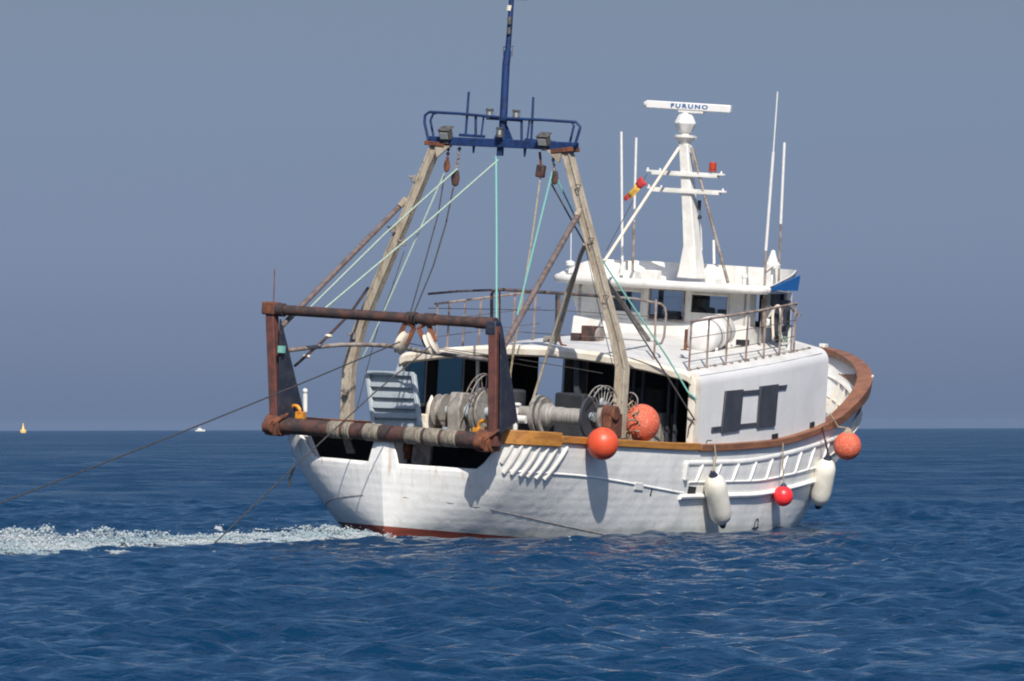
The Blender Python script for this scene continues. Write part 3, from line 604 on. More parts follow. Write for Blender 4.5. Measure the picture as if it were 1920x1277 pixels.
b=B(); b.tube([(4.1, 0.119, 8.024),(4.1, 0.124, 8.484),(4.1, 0.132, 9.578),(4.1, 0.111, 9.853)],.085,12,r2=.075); b.tube([(4.1, 0.11, 9.831),(4.1, 0.098, 10.236),(4.1, 0.091, 10.893),(4.1, 0.094, 11.331)],.058,12,r2=.05)
b.prism([(4.1, 0.346, 8.003),(4.1, -0.136, 8.002),(4.1, 0.037, 8.323),(4.1, 0.189, 8.317)],(.03,0,0)); b.bar((4, 0.456, 8.444),(4, -0.33, 8.432),.06,.05)
b.make('light_mast','blue',GA)
b=B(); b.tube([(4.1, 0.23, 9.925),(4.1, -0.022, 9.945)],.012,6); b.tube([(4.1, 0.216, 9.904),(4.1, 0.206, 9.751),(4.1, 0.125, 9.666)],.01,6); b.tube([(4.1, 0.001, 9.911),(4.1, 0.003, 9.736)],.01,6); b.make('mast_bracket','raildark',GA)
B().cyl((4.1, 0.121, 10.673),(4.1, 0.115, 10.783),.07,14).make('mast_collar','cream',GA); B().cyl((4.05, 0.077, 10.387),(4.05, 0.082, 10.54),.045,12).cyl((4.04, 0.078, 10.19),(4.04, 0.077, 10.321),.045,12).make('mast_lamp','lampgrey',GA)
tb([(4.1, 0.067, 10.927),(4.1, -0.274, 10.926)],.025,nm='mast_arm',m='raildark')
# lamps on the gantry
def drum_lamp(c):
    c=Vector(c); b=B(); b.cyl(c-Vector((0,0,.11)),c-Vector((0,0,.06)),.075,16); b.cyl(c+Vector((0,0,.06)),c+Vector((0,0,.09)),.08,16)
    for i in range(6):
        a=i*math.pi/3; b.tube([c+Vector((.07*math.cos(a),.07*math.sin(a),-.08)),c+Vector((.07*math.cos(a),.07*math.sin(a),.08))],.008,5)
    o=b.make('deck_lamp','lampgrey',GA); B().cyl(c-Vector((0,0,.06)),c+Vector((0,0,.06)),.052,16).make('lens','lampglass',o)
for c in ((4, 0.4, 8.556),(4, -0.233, 8.559),(3.9, 0.076, 8.182)): drum_lamp(c)
for c in ((3.92, 1.366, 8.074),(3.92, -0.967, 8.04)):
    c=Vector(c); b=B(); rt=Matrix.Rotation(RAD(-25),4,'Y'); b.box(c,(.16,.24,.20),rt); b.box(c+Vector((-.02,0,.12)),(.24,.27,.03),rt); b.box(c+Vector((.03,0,-.14)),(.06,.12,.12)); o=b.make('floodlight','lampgrey',GA,bevel=.012)
    B().box(c+Vector((-.085,0,-.035)),(.02,.18,.13),rt).make('lens','lampglass',o)
# struts
def strut(pts,r,m='brownpipe',nm='brace',par=GA): b=B(); b.tube(pts,r,12); return b.make(nm,m,par)
strut([(4, -1.807, 6.558),(-0.1, -2.603, 3.867)],.06); strut([(4, 2.444, 6.53),(-0.25, 2.469, 3.995)],.055)
strut([(3.98, -1.794, 6.546),(4.05, -1.832, 6.691)],.07,'weathered'); strut([(3.98, 2.407, 6.553),(4.05, 2.305, 6.715)],.07,'weathered')
strut([(4.1, -1.973, 6.004),(4.3, -1.753, 5.736),(6.6, 0.013, 3.915)],.045,'weathered')
strut([(4.05, -1.978, 5.981),(4.5, -1.58, 5.514),(5, -1.079, 5.004),(5, -0.338, 2.375)],.03,'weathered')
strut([(4.3, -2.329, 5.331),(8.6, -1.094, 4.036)],.05,'bare')
strut([(4.1, 3.144, 4.813),(3, 2.886, 4.256),(1.5, 2.566, 3.708),(0.4, 2.509, 3.203)],.03,'rustdark','stay_chain')
b=B()
for q in ((3, 2.886, 4.256),(1.8, 2.618, 3.818),(0.9, 2.555, 3.399)): b.sphere(q,.06,10,(1.4,1.4,.7))
b.make('stay_shackles','cream',GA)

# ---------------------------------------------------------------- shelter deck
XA,XB=6.75,13.3
def sy(x): return hb(x,S(x))-.07
def rz(x): return 3.46+(x-6.5)*.083
def roof_sec(x,drop=0,ins=0,zadd=0):
    # cross-section from starboard wall bottom, round the shoulder, over the cambered roof
    y=sy(x)-ins; z0=S(x)+.03; ze=rz(x)+zadd-ins; r=.30; out=[(x,-y,z0+drop)]
    out.append((x,-y,ze-r))
    for a in range(15,91,15): out.append((x,-(y-r+r*math.cos(RAD(a))),ze-r+r*math.sin(RAD(a))))
    for k in (.75,.5,.25,0): yy=(y-r)*k; out.append((x,-yy,ze+.30*(1-(yy/(y-r))**2)))
    return out
def skew(p): return (p[0]-.95*(p[1]+3.3)/6.6*max(0,1-(p[0]-XA)/2.2),p[1],p[2])
def both(sec): return sec+[(x_,-y_,z_) for x_,y_,z_ in sec[-2::-1]]
SH=bpy.data.objects.new('shelter',None); COL.objects.link(SH); SH.parent=TR
# roof and starboard wall shell, port wall has openings so it is built apart
def halfshell(side,name,x0,x1,lo,m,ins=0,n=14,par=SH):
    secs=[]
    for i in range(n+1):
        x=x0+(x1-x0)*i/n; s_=roof_sec(x,0,ins)
        if lo=='roof': s_=s_[4:]
        elif lo=='wall': s_=s_[:5]
        secs.append([(a,-side*b_,c_) for a,b_,c_ in s_])
    b=B(); b.sweep(secs,closed=False); o=b.make(name,m,par); so_=o.modifiers.new('thickness','SOLIDIFY'); so_.thickness=.05; so_.offset=-1 
    return o
secs=[]
for i in range(21):
    x=XA+(XB-XA)*i/20; s_=roof_sec(x)[4:]; secs.append([skew(q) for q in both(s_)])
b=B(); b.sweep(secs,closed=False); ro=b.make('roof','roof',SH)
for f in ro.data.polygons: pass
def shell(name,secs,m,par=SH,th=.05):
    # two offset skins closed round the edge
    b=B(); A=[[b.b.verts.new(Vector(p)) for p in s] for s in secs]
    C=[[b.b.verts.new(Vector(p)+th*Vector((0,0 if abs(p[1])<.01 else -math.copysign(min(1,max(0,(abs(p[1])-sy(min(max(p[0],.5),13)))/.3+1)),p[1]),-1)).normalized()) for p in s] for s in secs]
    n=len(secs[0]); K=len(secs)
    for i in range(K-1):
        for j in range(n-1):
            b.b.faces.new((A[i][j],A[i][j+1],A[i+1][j+1],A[i+1][j])); b.b.faces.new((C[i][j],C[i+1][j],C[i+1][j+1],C[i][j+1]))
    for j in range(n-1):
        b.b.faces.new((A[0][j+1],A[0][j],C[0][j],C[0][j+1])); b.b.faces.new((A[-1][j],A[-1][j+1],C[-1][j+1],C[-1][j]))
    for i in range(K-1):
        b.b.faces.new((A[i][0],A[i+1][0],C[i+1][0],C[i][0])); b.b.faces.new((A[i][-1],C[i][-1],C[i+1][-1],A[i+1][-1]))
    return b.make(name,m,par)
bpy.data.objects.remove(ro); shell('roof',secs,'roof')
shell('starboard_wall',[roof_sec(XA+(XB-XA)*i/20)[:5] for i in range(21)],'shed')
# port wall as posts and bands round its openings (dark inside)
def pwall(x0,x1,za,zb):       # za,zb as fractions of the wall
    secs=[]
    for i in range(5):
        x=x0+(x1-x0)*i/4; y=sy(x); z0=S(x)+.03; z1=rz(x)-.02; secs.append([(x,y,z0+(z1-z0)*za),(x,y,z0+(z1-z0)*zb)])
    return secs
def pstrip(x0,x1,za,zb):
    b=B(); 
    s=pwall(x0,x1,za,zb); secs=[[a,c,(c[0],c[1]-.05,c[2]),(a[0],a[1]-.05,a[2])] for a,c in s]; b.sweep(secs)
    return b.make('port_wall_panel','shed',SH)
for a in ((5.85,5.98,0,1),(5.98,6.85,0,.30),(5.98,6.85,.93,1),(6.85,7.3,0,1),(7.3,8.4,0,.30),(7.3,8.4,.93,1),(8.4,11.35,0,1),(11.35,12.35,.96,1),(12.35,XB,0,1)): pstrip(*a)
for x0,x1 in ((5.98,6.85),(7.3,8.4)):
    s=pwall(x0,x1,.30,.93); b=B(); b.sweep([[(a[0],a[1]-.02,a[2]),(c[0],c[1]-.02,c[2]),(c[0],c[1]-.03,c[2]),(a[0],a[1]-.03,a[2])] for a,c in s]); b.make('port_window','tealglass',SH)
# near-black sheets inside: the shelter's shade put into their colour
b=B(); b.sweep([[(x,sy(x)-.07,S(x)-.9),(x,sy(x)-.07,rz(x)-.03)] for x in (8.4,9.8,11.34)],closed=False); b.make('shade_lining','dark',SH)
b=B(); b.sweep([[(x,-sy(x)+.07,S(x)-.9),(x,-sy(x)+.07,rz(x)-.1)] for x in np.linspace(6.95,13.1,9)],closed=False); b.make('shade_lining','dark',SH)
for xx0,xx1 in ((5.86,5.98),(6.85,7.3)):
    b=B(); b.sweep([[(x,sy(x)-.07,S(x)-.9),(x,sy(x)-.07,rz(x)-.03)] for x in (xx0,xx1)],closed=False); b.make('shade_lining','dark',SH)
b=B(); b.sweep([[(x,sy(x)-.07,S(x)-.9),(x,sy(x)-.07,S(x)+.42)] for x in (5.9,7,8.4)],closed=False); b.make('shade_lining','dark',SH)
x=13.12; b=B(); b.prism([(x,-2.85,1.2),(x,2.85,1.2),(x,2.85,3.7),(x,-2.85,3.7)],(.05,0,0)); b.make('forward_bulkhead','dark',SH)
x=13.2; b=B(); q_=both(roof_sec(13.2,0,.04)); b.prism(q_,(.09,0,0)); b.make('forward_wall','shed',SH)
b=B(); b.sweep([[skew(q) for q in [(x,sy(x)-.12,rz(x)-.10),(x,sy(x)/2,rz(x)+.13),(x,0,rz(x)+.2),(x,-sy(x)/2,rz(x)+.13),(x,-sy(x)+.12,rz(x)-.10)]] for x in np.linspace(6.95,13.1,9)],closed=False); b.make('shade_ceiling','dark',SH)
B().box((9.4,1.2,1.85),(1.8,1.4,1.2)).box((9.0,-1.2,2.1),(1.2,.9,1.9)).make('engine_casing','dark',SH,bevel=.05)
b=B()
for y_ in (-1.6,-1.35,-2.5,-2.3,.15): B().box((7.9+.2*y_,y_,2.6),(.08,.06,1.6)).make('inner_pipe','panel',SH)
# aft arch: cream roll along the roof edge and starboard corner post
def roll(pts,r,m='cream',nm='roof_edge',par=SH,sq=None): b=B(); b.tube(pts,r,10); return b.make(nm,m,par)
se=both(roof_sec(XA,0,0)); arc_=[Vector(skew(q))+Vector((-.06,0,-.12)) for q in se[4:-4]]
b=B(); secs=[]
for i,q in enumerate(arc_):
    up=Vector((0,0,1)); secs.append([q+Vector((-.10,0,-.05)),q+Vector((-.12,0,.08)),q+Vector((-.05,0,.15)),q+Vector((.1,0,.13)),q+Vector((.1,0,-.06)),q+Vector((0,0,-.08))])
b.sweep(secs); b.make('roof_edge','cream',SH,bevel=.01)
b=B(); pz=roof_sec(XA); P0=[Vector(q) for q in pz[:6]]; secs=[]
for i,q in enumerate(P0):
    inw=Vector((0,1,0)) if i<2 else Vector((0,math.cos(RAD((i-1)*15)),-math.sin(RAD((i-1)*15))))
    secs.append([q+Vector((-.10,0,0))-inw*.015,q+Vector((-.10,0,0))+inw*.15,q+Vector((.16,0,0))+inw*.15,q+Vector((.16,0,0))-inw*.015])
b.sweep(secs); b.make('corner_post','cream',SH,bevel=.02)
b=B(); pz=[(a-.93,-c,d) for a,c,d in roof_sec(XA)]; P0=[Vector(q) for q in pz[:6]]; secs=[]
P0=P0[1:]; P0[0]=Vector((XA-1.25,P0[0].y+.0,P0[0].z-.65))
for i,q in enumerate(P0):
    inw=Vector((0,-1,0)) if i<1 else Vector((0,-math.cos(RAD(i*15)),-math.sin(RAD(i*15))))
    secs.append([q+Vector((-.08,0,0))-inw*.01,q+Vector((-.08,0,0))+inw*.12,q+Vector((.14,0,0))+inw*.12,q+Vector((.14,0,0))-inw*.01])
b.sweep(secs); b.make('corner_bracket','greyblue',SH,bevel=.015)
b=B(); b.bar((6.6, 1.876, 3.536),(6.6, 1.819, 2.663),.06,.06); b.make('roof_post','white',SH)
b=B(); b.bar((6.8, -0.43, 3.631),(6.8, -0.525, 2.165),.16,.12); b.make('roof_post','panel',SH)
# sliding panels on the starboard wall
def wallpanel(pts,nm,m='panel',th=.03):
    b=B(); P=[]
    for q in pts: P.append(Vector((q[0],-sy(q[0])-th,q[2])))
    b.prism(P,(0,th+.0,0)); return b.make(nm,m,SH,bevel=.004)
wallpanel([(7.971, -3.3, 3.091),(8.751, -3.3, 3.128),(8.687, -3.3, 2.278),(7.888, -3.3, 2.224)],'sliding_panel',th=.05)
wallpanel([(9.534, -3.25, 3.195),(10.425, -3.2, 3.242),(10.363, -3.2, 2.36),(9.497, -3.25, 2.319)],'sliding_panel',th=.05)
wallpanel([(8.755, -3.3, 3.094),(9.518, -3.25, 3.128),(9.505, -3.25, 3.038),(8.742, -3.3, 3.005)],'panel_rail')
wallpanel([(10.453, -3.2, 3.208),(10.939, -3.15, 3.23),(10.901, -3.15, 3.139),(10.44, -3.2, 3.117)],'panel_rail')
wallpanel([(8.72, -3.3, 2.401),(9.459, -3.25, 2.431),(9.469, -3.25, 2.352),(8.707, -3.3, 2.312)],'panel_rail')
wallpanel([(7.474, -3.3, 2.336),(7.871, -3.3, 2.357),(7.86, -3.3, 2.257),(7.463, -3.3, 2.236)],'panel_rail')
wallpanel([(10.288, -3.2, 2.179),(10.578, -3.2, 2.201),(10.592, -3.2, 2.088),(10.302, -3.2, 2.066)],'wall_scupper','black')
wallpanel([(12.422, -3, 2.413),(12.645, -3, 2.436),(12.658, -3, 2.333),(12.41, -3, 2.31)],'wall_scupper','black')
tb([(7.287, -3.32, 2.027),(7.156, -3.4, 2.066),(7.343, -3.4, 2.066)],.012,6,'wall_hook','raildark',SH)
# hinge bolts along the starboard roof edge
b=B()
for i in range(17):
    x=XA+.15+i*.37; b.box((x,-(sy(x)-.28),rz(x)+.015),(.06,.05,.05))
b.bar((XA+.1,-(sy(XA+.1)-.28),rz(XA+.1)+.012),(12.8,-(sy(12.8)-.28),rz(12.8)+.012),.02,.02); b.make('roof_edge_bolts','bare',SH)
# roof fittings
c=Vector((8.6, 0.277, 4.08)); b=B(); b.box(c,(.42,.30,.34)); b.box(c+Vector((-.1,.28,-.08)),(.3,.2,.16)); b.make('exhaust_box','rustdark',SH,bevel=.012)
B().cyl(c+Vector((0,-.16,-.02)),c+Vector((0,-.22,-.02)),.17,20).make('exhaust_flap','bare',SH)
B().box((8, 0.953, 3.909),(.2,.22,.14)).make('vent_box','winch',SH,bevel=.01)
b=B(); b.cyl((6.9, 0.304, 3.588),(6.9, 0.314, 3.733),.03,8); b.make('roof_lug','bare',SH)
c=Vector((7.9, -2.364, 3.902)); B().cyl(c-Vector((0,0,.02)),c,.1,14).cyl(c,c+Vector((0,0,.42)),.035,10).make('roof_stanchion','rust',SH)

# railings on the roof
RL=bpy.data.objects.new('roof_railing',None); COL.objects.link(RL); RL.parent=TR
def rail_line(x0,x1,yf,h0,posts,r,m,nm='railing',wires=(.33,.66),h1=None,parts=None):
    P=lambda x,k:Vector((x,yf(x),rzz(x,yf(x))+k*(h0+((h1 or h0)-h0)*(x-x0)/(x1-x0))))
    b=B(); b.tube([P(x,1) for x in np.linspace(x0,x1,10)],r,8); b.make('top_rail',m,RL)
    for x in posts: B().bar(P(x,0),P(x,1),.038,.03,up=(0,1,0)).make('stanchion',m,RL)
    for k in wires: b=B(); b.tube([P(x,k) for x in np.linspace(x0,x1,10)],.008,5); b.make('guard_wire','raildark',RL)
def rzz(x,y):
    yy=sy(x)-.30; return rz(x)+.30*(1-min(1,abs(y)/yy)**2)
rail_line(6.55+.25,11.9,lambda x:-(sy(x)-.26),1.02,[6.83,7.6,8.45,9.35,10.2,11.05,11.85],.028,'rail',h1=1.05)
rail_line(6.7,11.0,lambda x:(sy(x)-.26),1.05,[6.8,7.3,7.95,8.6,9.3,10.0,10.8],.026,'rail',h1=1.05)
# short blue and dark rail across the aft edge
tb([(7, 1.808, 4.096),(7, 1.854, 4.803),(7, 1.807, 4.884),(7, 1.627, 4.917),(7, 0.203, 4.916),(7, -0.95, 4.912)],.036,nm='aft_rail',m='raildark',par=RL)
tb([(7, -0.95, 4.912),(7.05, -1.559, 4.902),(7.1, -2.17, 4.825),(7.1, -2.263, 4.753),(7.1, -2.297, 4.611),(7.1, -2.277, 4.144),(7.1, -2.223, 4.007),(7.1, -2.098, 3.989)],.026,nm='aft_rail',m='bare',par=RL)
tb([(6.9, 3.35, 4.73),(6.9, 2.607, 4.828),(6.9, 1.801, 4.894)],.026,nm='aft_rail',m='raildark',par=RL)
tb([(7, -2.093, 4.908),(7, -2.123, 4.045),(7, -2.123, 3.657)],.024,nm='stanchion',m='rail',par=RL)
tb([(7, 0.227, 4.892),(7, 0.205, 4.356),(7, 0.189, 3.909)],.034,nm='stanchion',m='raildark',par=RL)
tb([(7.1, 0.347, 4.876),(7.1, 0.303, 3.792)],.02,nm='stanchion',m='raildark',par=RL)
tb([(6.95, 0.138, 4.359),(6.95, 0.146, 4.079),(6.95, 0.08, 3.859),(6.95, -0.051, 3.822)],.028,nm='curved_foot',m='rust',par=RL,curve=True)
tb([(7.1, 1.722, 4.891),(7.1, 1.645, 3.712)],.018,nm='stanchion',m='raildark',par=RL)
for pts in ([(6.9, 3.331, 4.426),(6.9, 0.123, 4.56),(6.9, -2.107, 4.553)],[(6.9, 1.512, 4.055),(6.9, -2.14, 4.045)]):
    b=B(); b.tube(pts,.008,5); b.make('guard_wire','raildark',RL)

# ---------------------------------------------------------------- wheelhouse
WH=bpy.data.objects.new('wheelhouse',None); COL.objects.link(WH); WH.parent=TR
xw=11.15; YL,YR=2.1,-2.1; zb,zt=3.85,5.16
def wbox(x0,x1,y0,y1,z0,z1,nm,m='white',bv=.0): return B().box(((x0+x1)/2,(y0+y1)/2,(z0+z1)/2),(abs(x1-x0),abs(y1-y0),abs(z1-z0))).make(nm,m,WH,bevel=bv)
wins=[(1.33,.50,4.53,5.03),(.345,-.54,4.42,5.10),(-.67,-1.61,4.60,5.05)]
b=B(); yy=YL
def add(y0,y1,z0,z1): b.box((xw+.04,(y0+y1)/2,(z0+z1)/2),(.08,abs(y0-y1),z1-z0))
add(YL,1.33,zb,zt); add(.50,.345,zb,zt); add(-.54,-.67,zb,zt); add(-1.61,YR,zb,zt)
for y0,y1,z0,z1 in wins: add(y0,y1,zb,z0); add(y0,y1,z1,zt)
b.make('aft_wall','white',WH)
# lower sill band proud of the wall
b=B(); b.prism([(xw-.12,YL+.08,zb),(xw-.12,YR-.02,zb),(xw-.03,YR-.02,4.40),(xw-.03,YL+.08,4.40)],(.1,0,0)); b.make('lower_wall','white',WH,bevel=.02)
for i,(y0,y1,z0,z1) in enumerate(wins):
    f=.035; b=B()
    b.box((xw-.012,(y0+y1)/2,z1-f/2),(.03,y0-y1,f)); b.box((xw-.012,(y0+y1)/2,z0+f/2),(.03,y0-y1,f)); b.box((xw-.012,y0-f/2,(z0+z1)/2),(.03,f,z1-z0-2*f)); b.box((xw-.012,y1+f/2,(z0+z1)/2),(.03,f,z1-z0-2*f))
    o=b.make('window','bare' if i==1 else 'white',WH,bevel=.006)
    B().box((xw+.03,(y0+y1)/2,(z0+z1)/2),(.012,y0-y1-.02,z1-z0-.02)).make('pane','glass',o)
# flared port side, starboard side with door, forward wall with windows
b=B(); b.prism([(xw,YL,zb),(xw,YL,4.45),(xw,2.42,5.16),(xw,2.0,5.16),(xw,2.0,zb)],(.1,0,0)); b.make('port_wing','white',WH,bevel=.02)
b=B(); b.sweep([[(xw+.05,YL,zb),(xw+.05,YL,4.45),(xw+.05,2.40,5.18)],[(13.2,2.0,zb),(13.2,2.0,4.45),(13.2,2.2,5.25)]],closed=False); b.make('port_side','white',WH)
b=B(); b.sweep([[(xw+.05,YR,zb),(xw+.05,YR,4.40)],[(13.2,-1.85,zb),(13.2,-1.85,4.40)]],closed=False); b.make('starboard_side','white',WH)
b=B(); 
for x0,x1 in ((xw+.0,11.6),(12.1,12.5),(13.0,13.25)): B().box(((x0+x1)/2,YR+.1,4.78),(x1-x0,.06,.78)).make('side_post','white',WH)
b=B(); b.sweep([[(13.25,2.0,zb),(13.25,2.0,4.5)],[(13.25,-1.8,zb),(13.25,-1.8,4.5)]],closed=False); b.make('forward_wall','white',WH)
b=B()
for y in (2.0,1.2,.35,-.5,-1.3,-1.8): B().box((13.25,y,4.83),(.08,.09,.7)).make('front_mullion','panel',WH)
B().box((12.2,-.45,4.5),(.4,.40,.5)).box((12.1,-.45,4.84),(.16,.34,.36)).box((12.9,.2,4.3),(.4,3.2,.35)).make('helm_chair','dark',WH,bevel=.06)
B().box((11.9,-1.1,4.62),(.3,.2,.22)).box((11.6,.0,4.52),(.25,.34,.22)).make('cabin_items','bare',WH,bevel=.03)
wbox(12.5,13.0,YR-.0,YR-.04,4.0,5.0,'side_door','panel')
wbox(11.5,11.56,YR-.10,YR-.14,4.1,5.0,'hand_rail','bare')
b=B(); b.cyl((11.75,YR-.12,4.75),(12.15,YR-.12,4.75),.14,16); b.cyl((11.7,YR-.12,4.5),(12.2,YR-.12,4.5),.1,16); b.make('side_canisters','plastic',WH,bevel=.02)
# flying roof tray
aft=[(11.1,2.52),(10.85,2.44),(10.65,1.95),(10.52,1.0),(10.48,0),(10.52,-1.0),(10.65,-1.95),(10.85,-2.44),(11.1,-2.52)]
fw_=[(11.6,-2.5),(12.4,-2.4),(13.2,-1.95),(13.6,-1.1),(13.75,0),(13.6,1.2),(13.2,2.05),(12.5,2.5),(11.7,2.55)]
def tz(x,y): return 5.22+(x-10.8)*.02
b=B(); b.prism([(x,y,tz(x,y)-.10) for x,y in aft+fw_],(0,0,.10)); b.make('wheelhouse_roof','white',WH)
b=B(); b.tube(crv([(x,y,tz(x,y)-.02) for x,y in aft],4),.095,12); b.sphere((aft[0][0],aft[0][1],tz(11.3,3)-.02),.1,12); b.sphere((aft[-1][0],aft[-1][1],tz(11.3,3)-.02),.1,12); b.make('roof_edge_roll','white',WH)
ring=[aft[-1]]+fw_+[aft[0]]; ring=[tuple(q)[:2] for q in crv([(x,y,0) for x,y in ring],4)]
secs=[]
for i,(x,y) in enumerate(ring):
    f=i/(len(ring)-1); hgt=.05+.34*min(1,(x-11.1)/1.5); c=Vector((12.2,0,0)); d=(Vector((x,y,0))-c).normalized(); z=tz(x,y)
    q0=Vector((x,y,z)); q1=Vector((x,y,z+hgt))+d*.10
    secs.append([q0,q1,q1-d*.05+Vector((0,0,.0)),q0-d*.05])
b=B(); b.sweep(secs); b.make('roof_bulwark','white',WH)
# bright blue side board on the starboard wing
b=B(); b.prism([(11.0,-2.56,5.20),(12.42,-2.56,5.22),(12.42,-2.60,5.55),(12.3,-2.60,5.53)],(0,-.03,0)); b.make('side_board','brightblue',WH)
for c_,s_ in (((11.7,-.9,5.32),(.35,.25,.16)),((12.4,1.5,5.34),(.3,.3,.2)),((12.1,.85,5.36),(.25,.4,.24))): B().box(c_,s_).make('roof_box','white',WH,bevel=.03)
b=B(); c=Vector((11.3, -1.867, 5.244)); b.cyl(c-Vector((0,0,.05)),c+Vector((0,0,.18)),.05,12); b.sphere(c+Vector((0,0,.22)),.07,12); b.make('search_light','white',WH)
B().lathe([(.03,0),(.03,.16),(.10,.17),(.11,.24),(.06,.27),(0,.28)],(11.3, 2.431, 5.313),(0,0,1),16).make('gps_aerial','plastic',WH)
B().lathe([(.03,-.3),(.03,0),(.17,.0),(.18,.08),(.12,.14),(.06,.32),(.045,.38),(0,.40)],(12.6, -1.844, 5.671),(0,0,1),20).make('satellite_dome','plastic',WH)
b=B(); b.tube([(11.987, -2.6, 4.907),(12.486, -2.6, 4.709)],.03,8); b.box((12.487, -2.6, 4.697),(.1,.1,.05)); b.tube([(12.116, -2.6, 4.474),(12.401, -2.6, 4.386)],.02,6); b.make('side_bracket','bare',WH)
b=B(); b.box((12.2, -2.588, 4.188),(.08,.1,.5)); b.make('rail_post','white',WH,bevel=.01)
b=B(); b.tube(crv([(11.6, -2.492, 4.118),(11.6, -2.442, 4.686),(11.6, -2.508, 4.862),(11.6, -2.613, 4.833),(11.6, -2.675, 4.471)]),.03,8); b.make('davit','cream',WH)
b=B(); b.box((11.9, -2.323, 4.913),(.2,.16,.7)); b.box((11.9, -2.46, 4.577),(.25,.24,.55)); b.make('hanging_gear','panel',WH,bevel=.04)
b=B()
for i in range(5): b.tube(sag((11.7, -2.557, 4.694),Vector((11.7, -2.667, 4.586))+Vector((0,-.05*i+.1,-.35)),.12+.05*i,8),.016,5)
b.make('rope_coils','ropepale',WH)

# radar mast
RM=bpy.data.objects.new('radar_mast',None); COL.objects.link(RM); RM.parent=TR
xm=12.2
def colm(zs):
    secs=[]
    for (cx,cy,cz),a,d in zs: secs.append([(cx-d,cy+a,cz),(cx-d,cy-a,cz),(cx+d,cy-a,cz),(cx+d,cy+a,cz)])
    return secs
b=B(); b.sweep(colm([((12.2, -0.09, 5.35),.23,.25),((12.2, -0.093, 5.512),.21,.23),((12.2, -0.071, 6.044),.145,.16),((12.2, 0.048, 6.871),.125,.135),((12.2, 0.242, 8.252),.11,.11)])); b.make('mast_column','white',RM,bevel=.02)
c=Vector((12.2, 0.265, 8.39)); b=B(); b.lathe([(.10,-.22),(.13,-.1),(.24,0),(.24,.05),(.1,.06),(.1,.2)],c,(0,0,1),16); b.box(c+Vector((.15,0,.02)),(.4,.2,.06)); b.make('mast_head','white',RM)
c=Vector((12.2, 0.271, 8.691)); b=B(); b.lathe([(.10,-.20),(.16,-.18),(.25,0),(.25,.02),(.16,.20),(.08,.21),(.08,.30)],c,(0,0,1),8); b.make('radar_gearbox','plastic',RM,bevel=.03,smooth=20)
a=Vector((12, 1.137, 9.076)); e_=Vector((12.4, -0.727, 9.052)); d=(e_-a).normalized(); b=B(); b.bar(a,e_,.15,.17)
b.prism([a+Vector((-.07,0,.085)),a+Vector((.07,0,.085)),a+Vector((.0,0,-.0))-d*.08,a+Vector((-.07,0,-.085))],(.0,.001,0)) if False else b.sphere(a,.075,8,(1,1.3,1))
b.bar(a.lerp(e_,.38)+Vector((0,0,-.11)),a.lerp(e_,.68)+Vector((0,0,-.11)),.12,.07)
sc=b.make('radar_scanner','plastic',RM,bevel=.02)
# lettering on the scanner
fc=bpy.data.curves.new('lettering','FONT'); fc.body='FURUNO'; fc.size=.17; fc.extrude=.003; fc.align_x='CENTER'; fc.align_y='CENTER'; fc.offset=.006; fc.space_character=1.35
fo=bpy.data.objects.new('tmp_text',fc); COL.objects.link(fo); bpy.context.view_layer.update()
me=bpy.data.meshes.new_from_object(fo.evaluated_get(bpy.context.evaluated_depsgraph_get())); bpy.data.objects.remove(fo); me.name='lettering'
lo_=bpy.data.objects.new('lettering',me); COL.objects.link(lo_); me.materials.clear(); me.materials.append(M['ink']); lo_.parent=sc
nrm=Vector((0,0,1)).cross(d)*-1; nrm.normalize()
if nrm.x>0: nrm=-nrm
mw=Matrix((d,Vector((0,0,1)),nrm)).transposed().to_4x4(); mw.translation=a.lerp(e_,.515)+nrm*.079+Vector((0,0,.0)); lo_.matrix_local=mw@Matrix.Diagonal((1.0,.72,1,1))
for (pa,pb) in (((12.1, 1.099, 7.631),(12.1, -0.809, 7.624)),((12.1, 1.048, 7.262),(12.1, -0.872, 7.258))):
    b=B(); pa=Vector(pa);pb=Vector(pb); b.bar(pa,pb,.10,.045); b.bar(pa.lerp(pb,.08)+Vector((0,0,-.05)),pa.lerp(pb,.92)+Vector((0,0,-.05)),.16,.06)
    for f in (.01,.17,.96): b.cyl(pa.lerp(pb,f)+Vector((0,0,.02)),pa.lerp(pb,f)+Vector((0,0,.07)),.025,8)
    b.make('crossarm','white',RM,bevel=.008)
c=Vector((12.1, -0.516, 7.714)); b=B(); b.cyl(c,c+Vector((0,0,.17)),.08,16); b.cyl(c+Vector((0,0,-.04)),c,.09,16); b.make('beacon_light','beacon',RM,bevel=.015)
strut([(12.1, 0.341, 8.163),(9.3, 0.47, 5.625)],.034,'cream','mast_stay',RM); strut([(12.1, 0.026, 8.176),(12, -1.103, 5.308)],.034,'bare','mast_stay',RM); strut([(12.3, 0.094, 8.181),(13.6, -0.018, 5.865)],.018,'bare','mast_stay',RM)
b=B(); c=Vector((12.3, -0.13, 6.94)); b.box(c,(.06,.06,.22)); b.sphere(c+Vector((0,-.03,-.25)),.05,8); b.box(c+Vector((0,.36,-.3)),(.05,.08,.05)); b.make('mast_fittings','navy',RM)
b=B(); b.tube([(12.5, -0.152, 5.962),(12.4, -0.11, 6.827)],.015,6); b.tube([(12.6, -0.418, 5.689),(12.6, -0.372, 6.208)],.03,8); b.make('mast_conduit','white',RM)
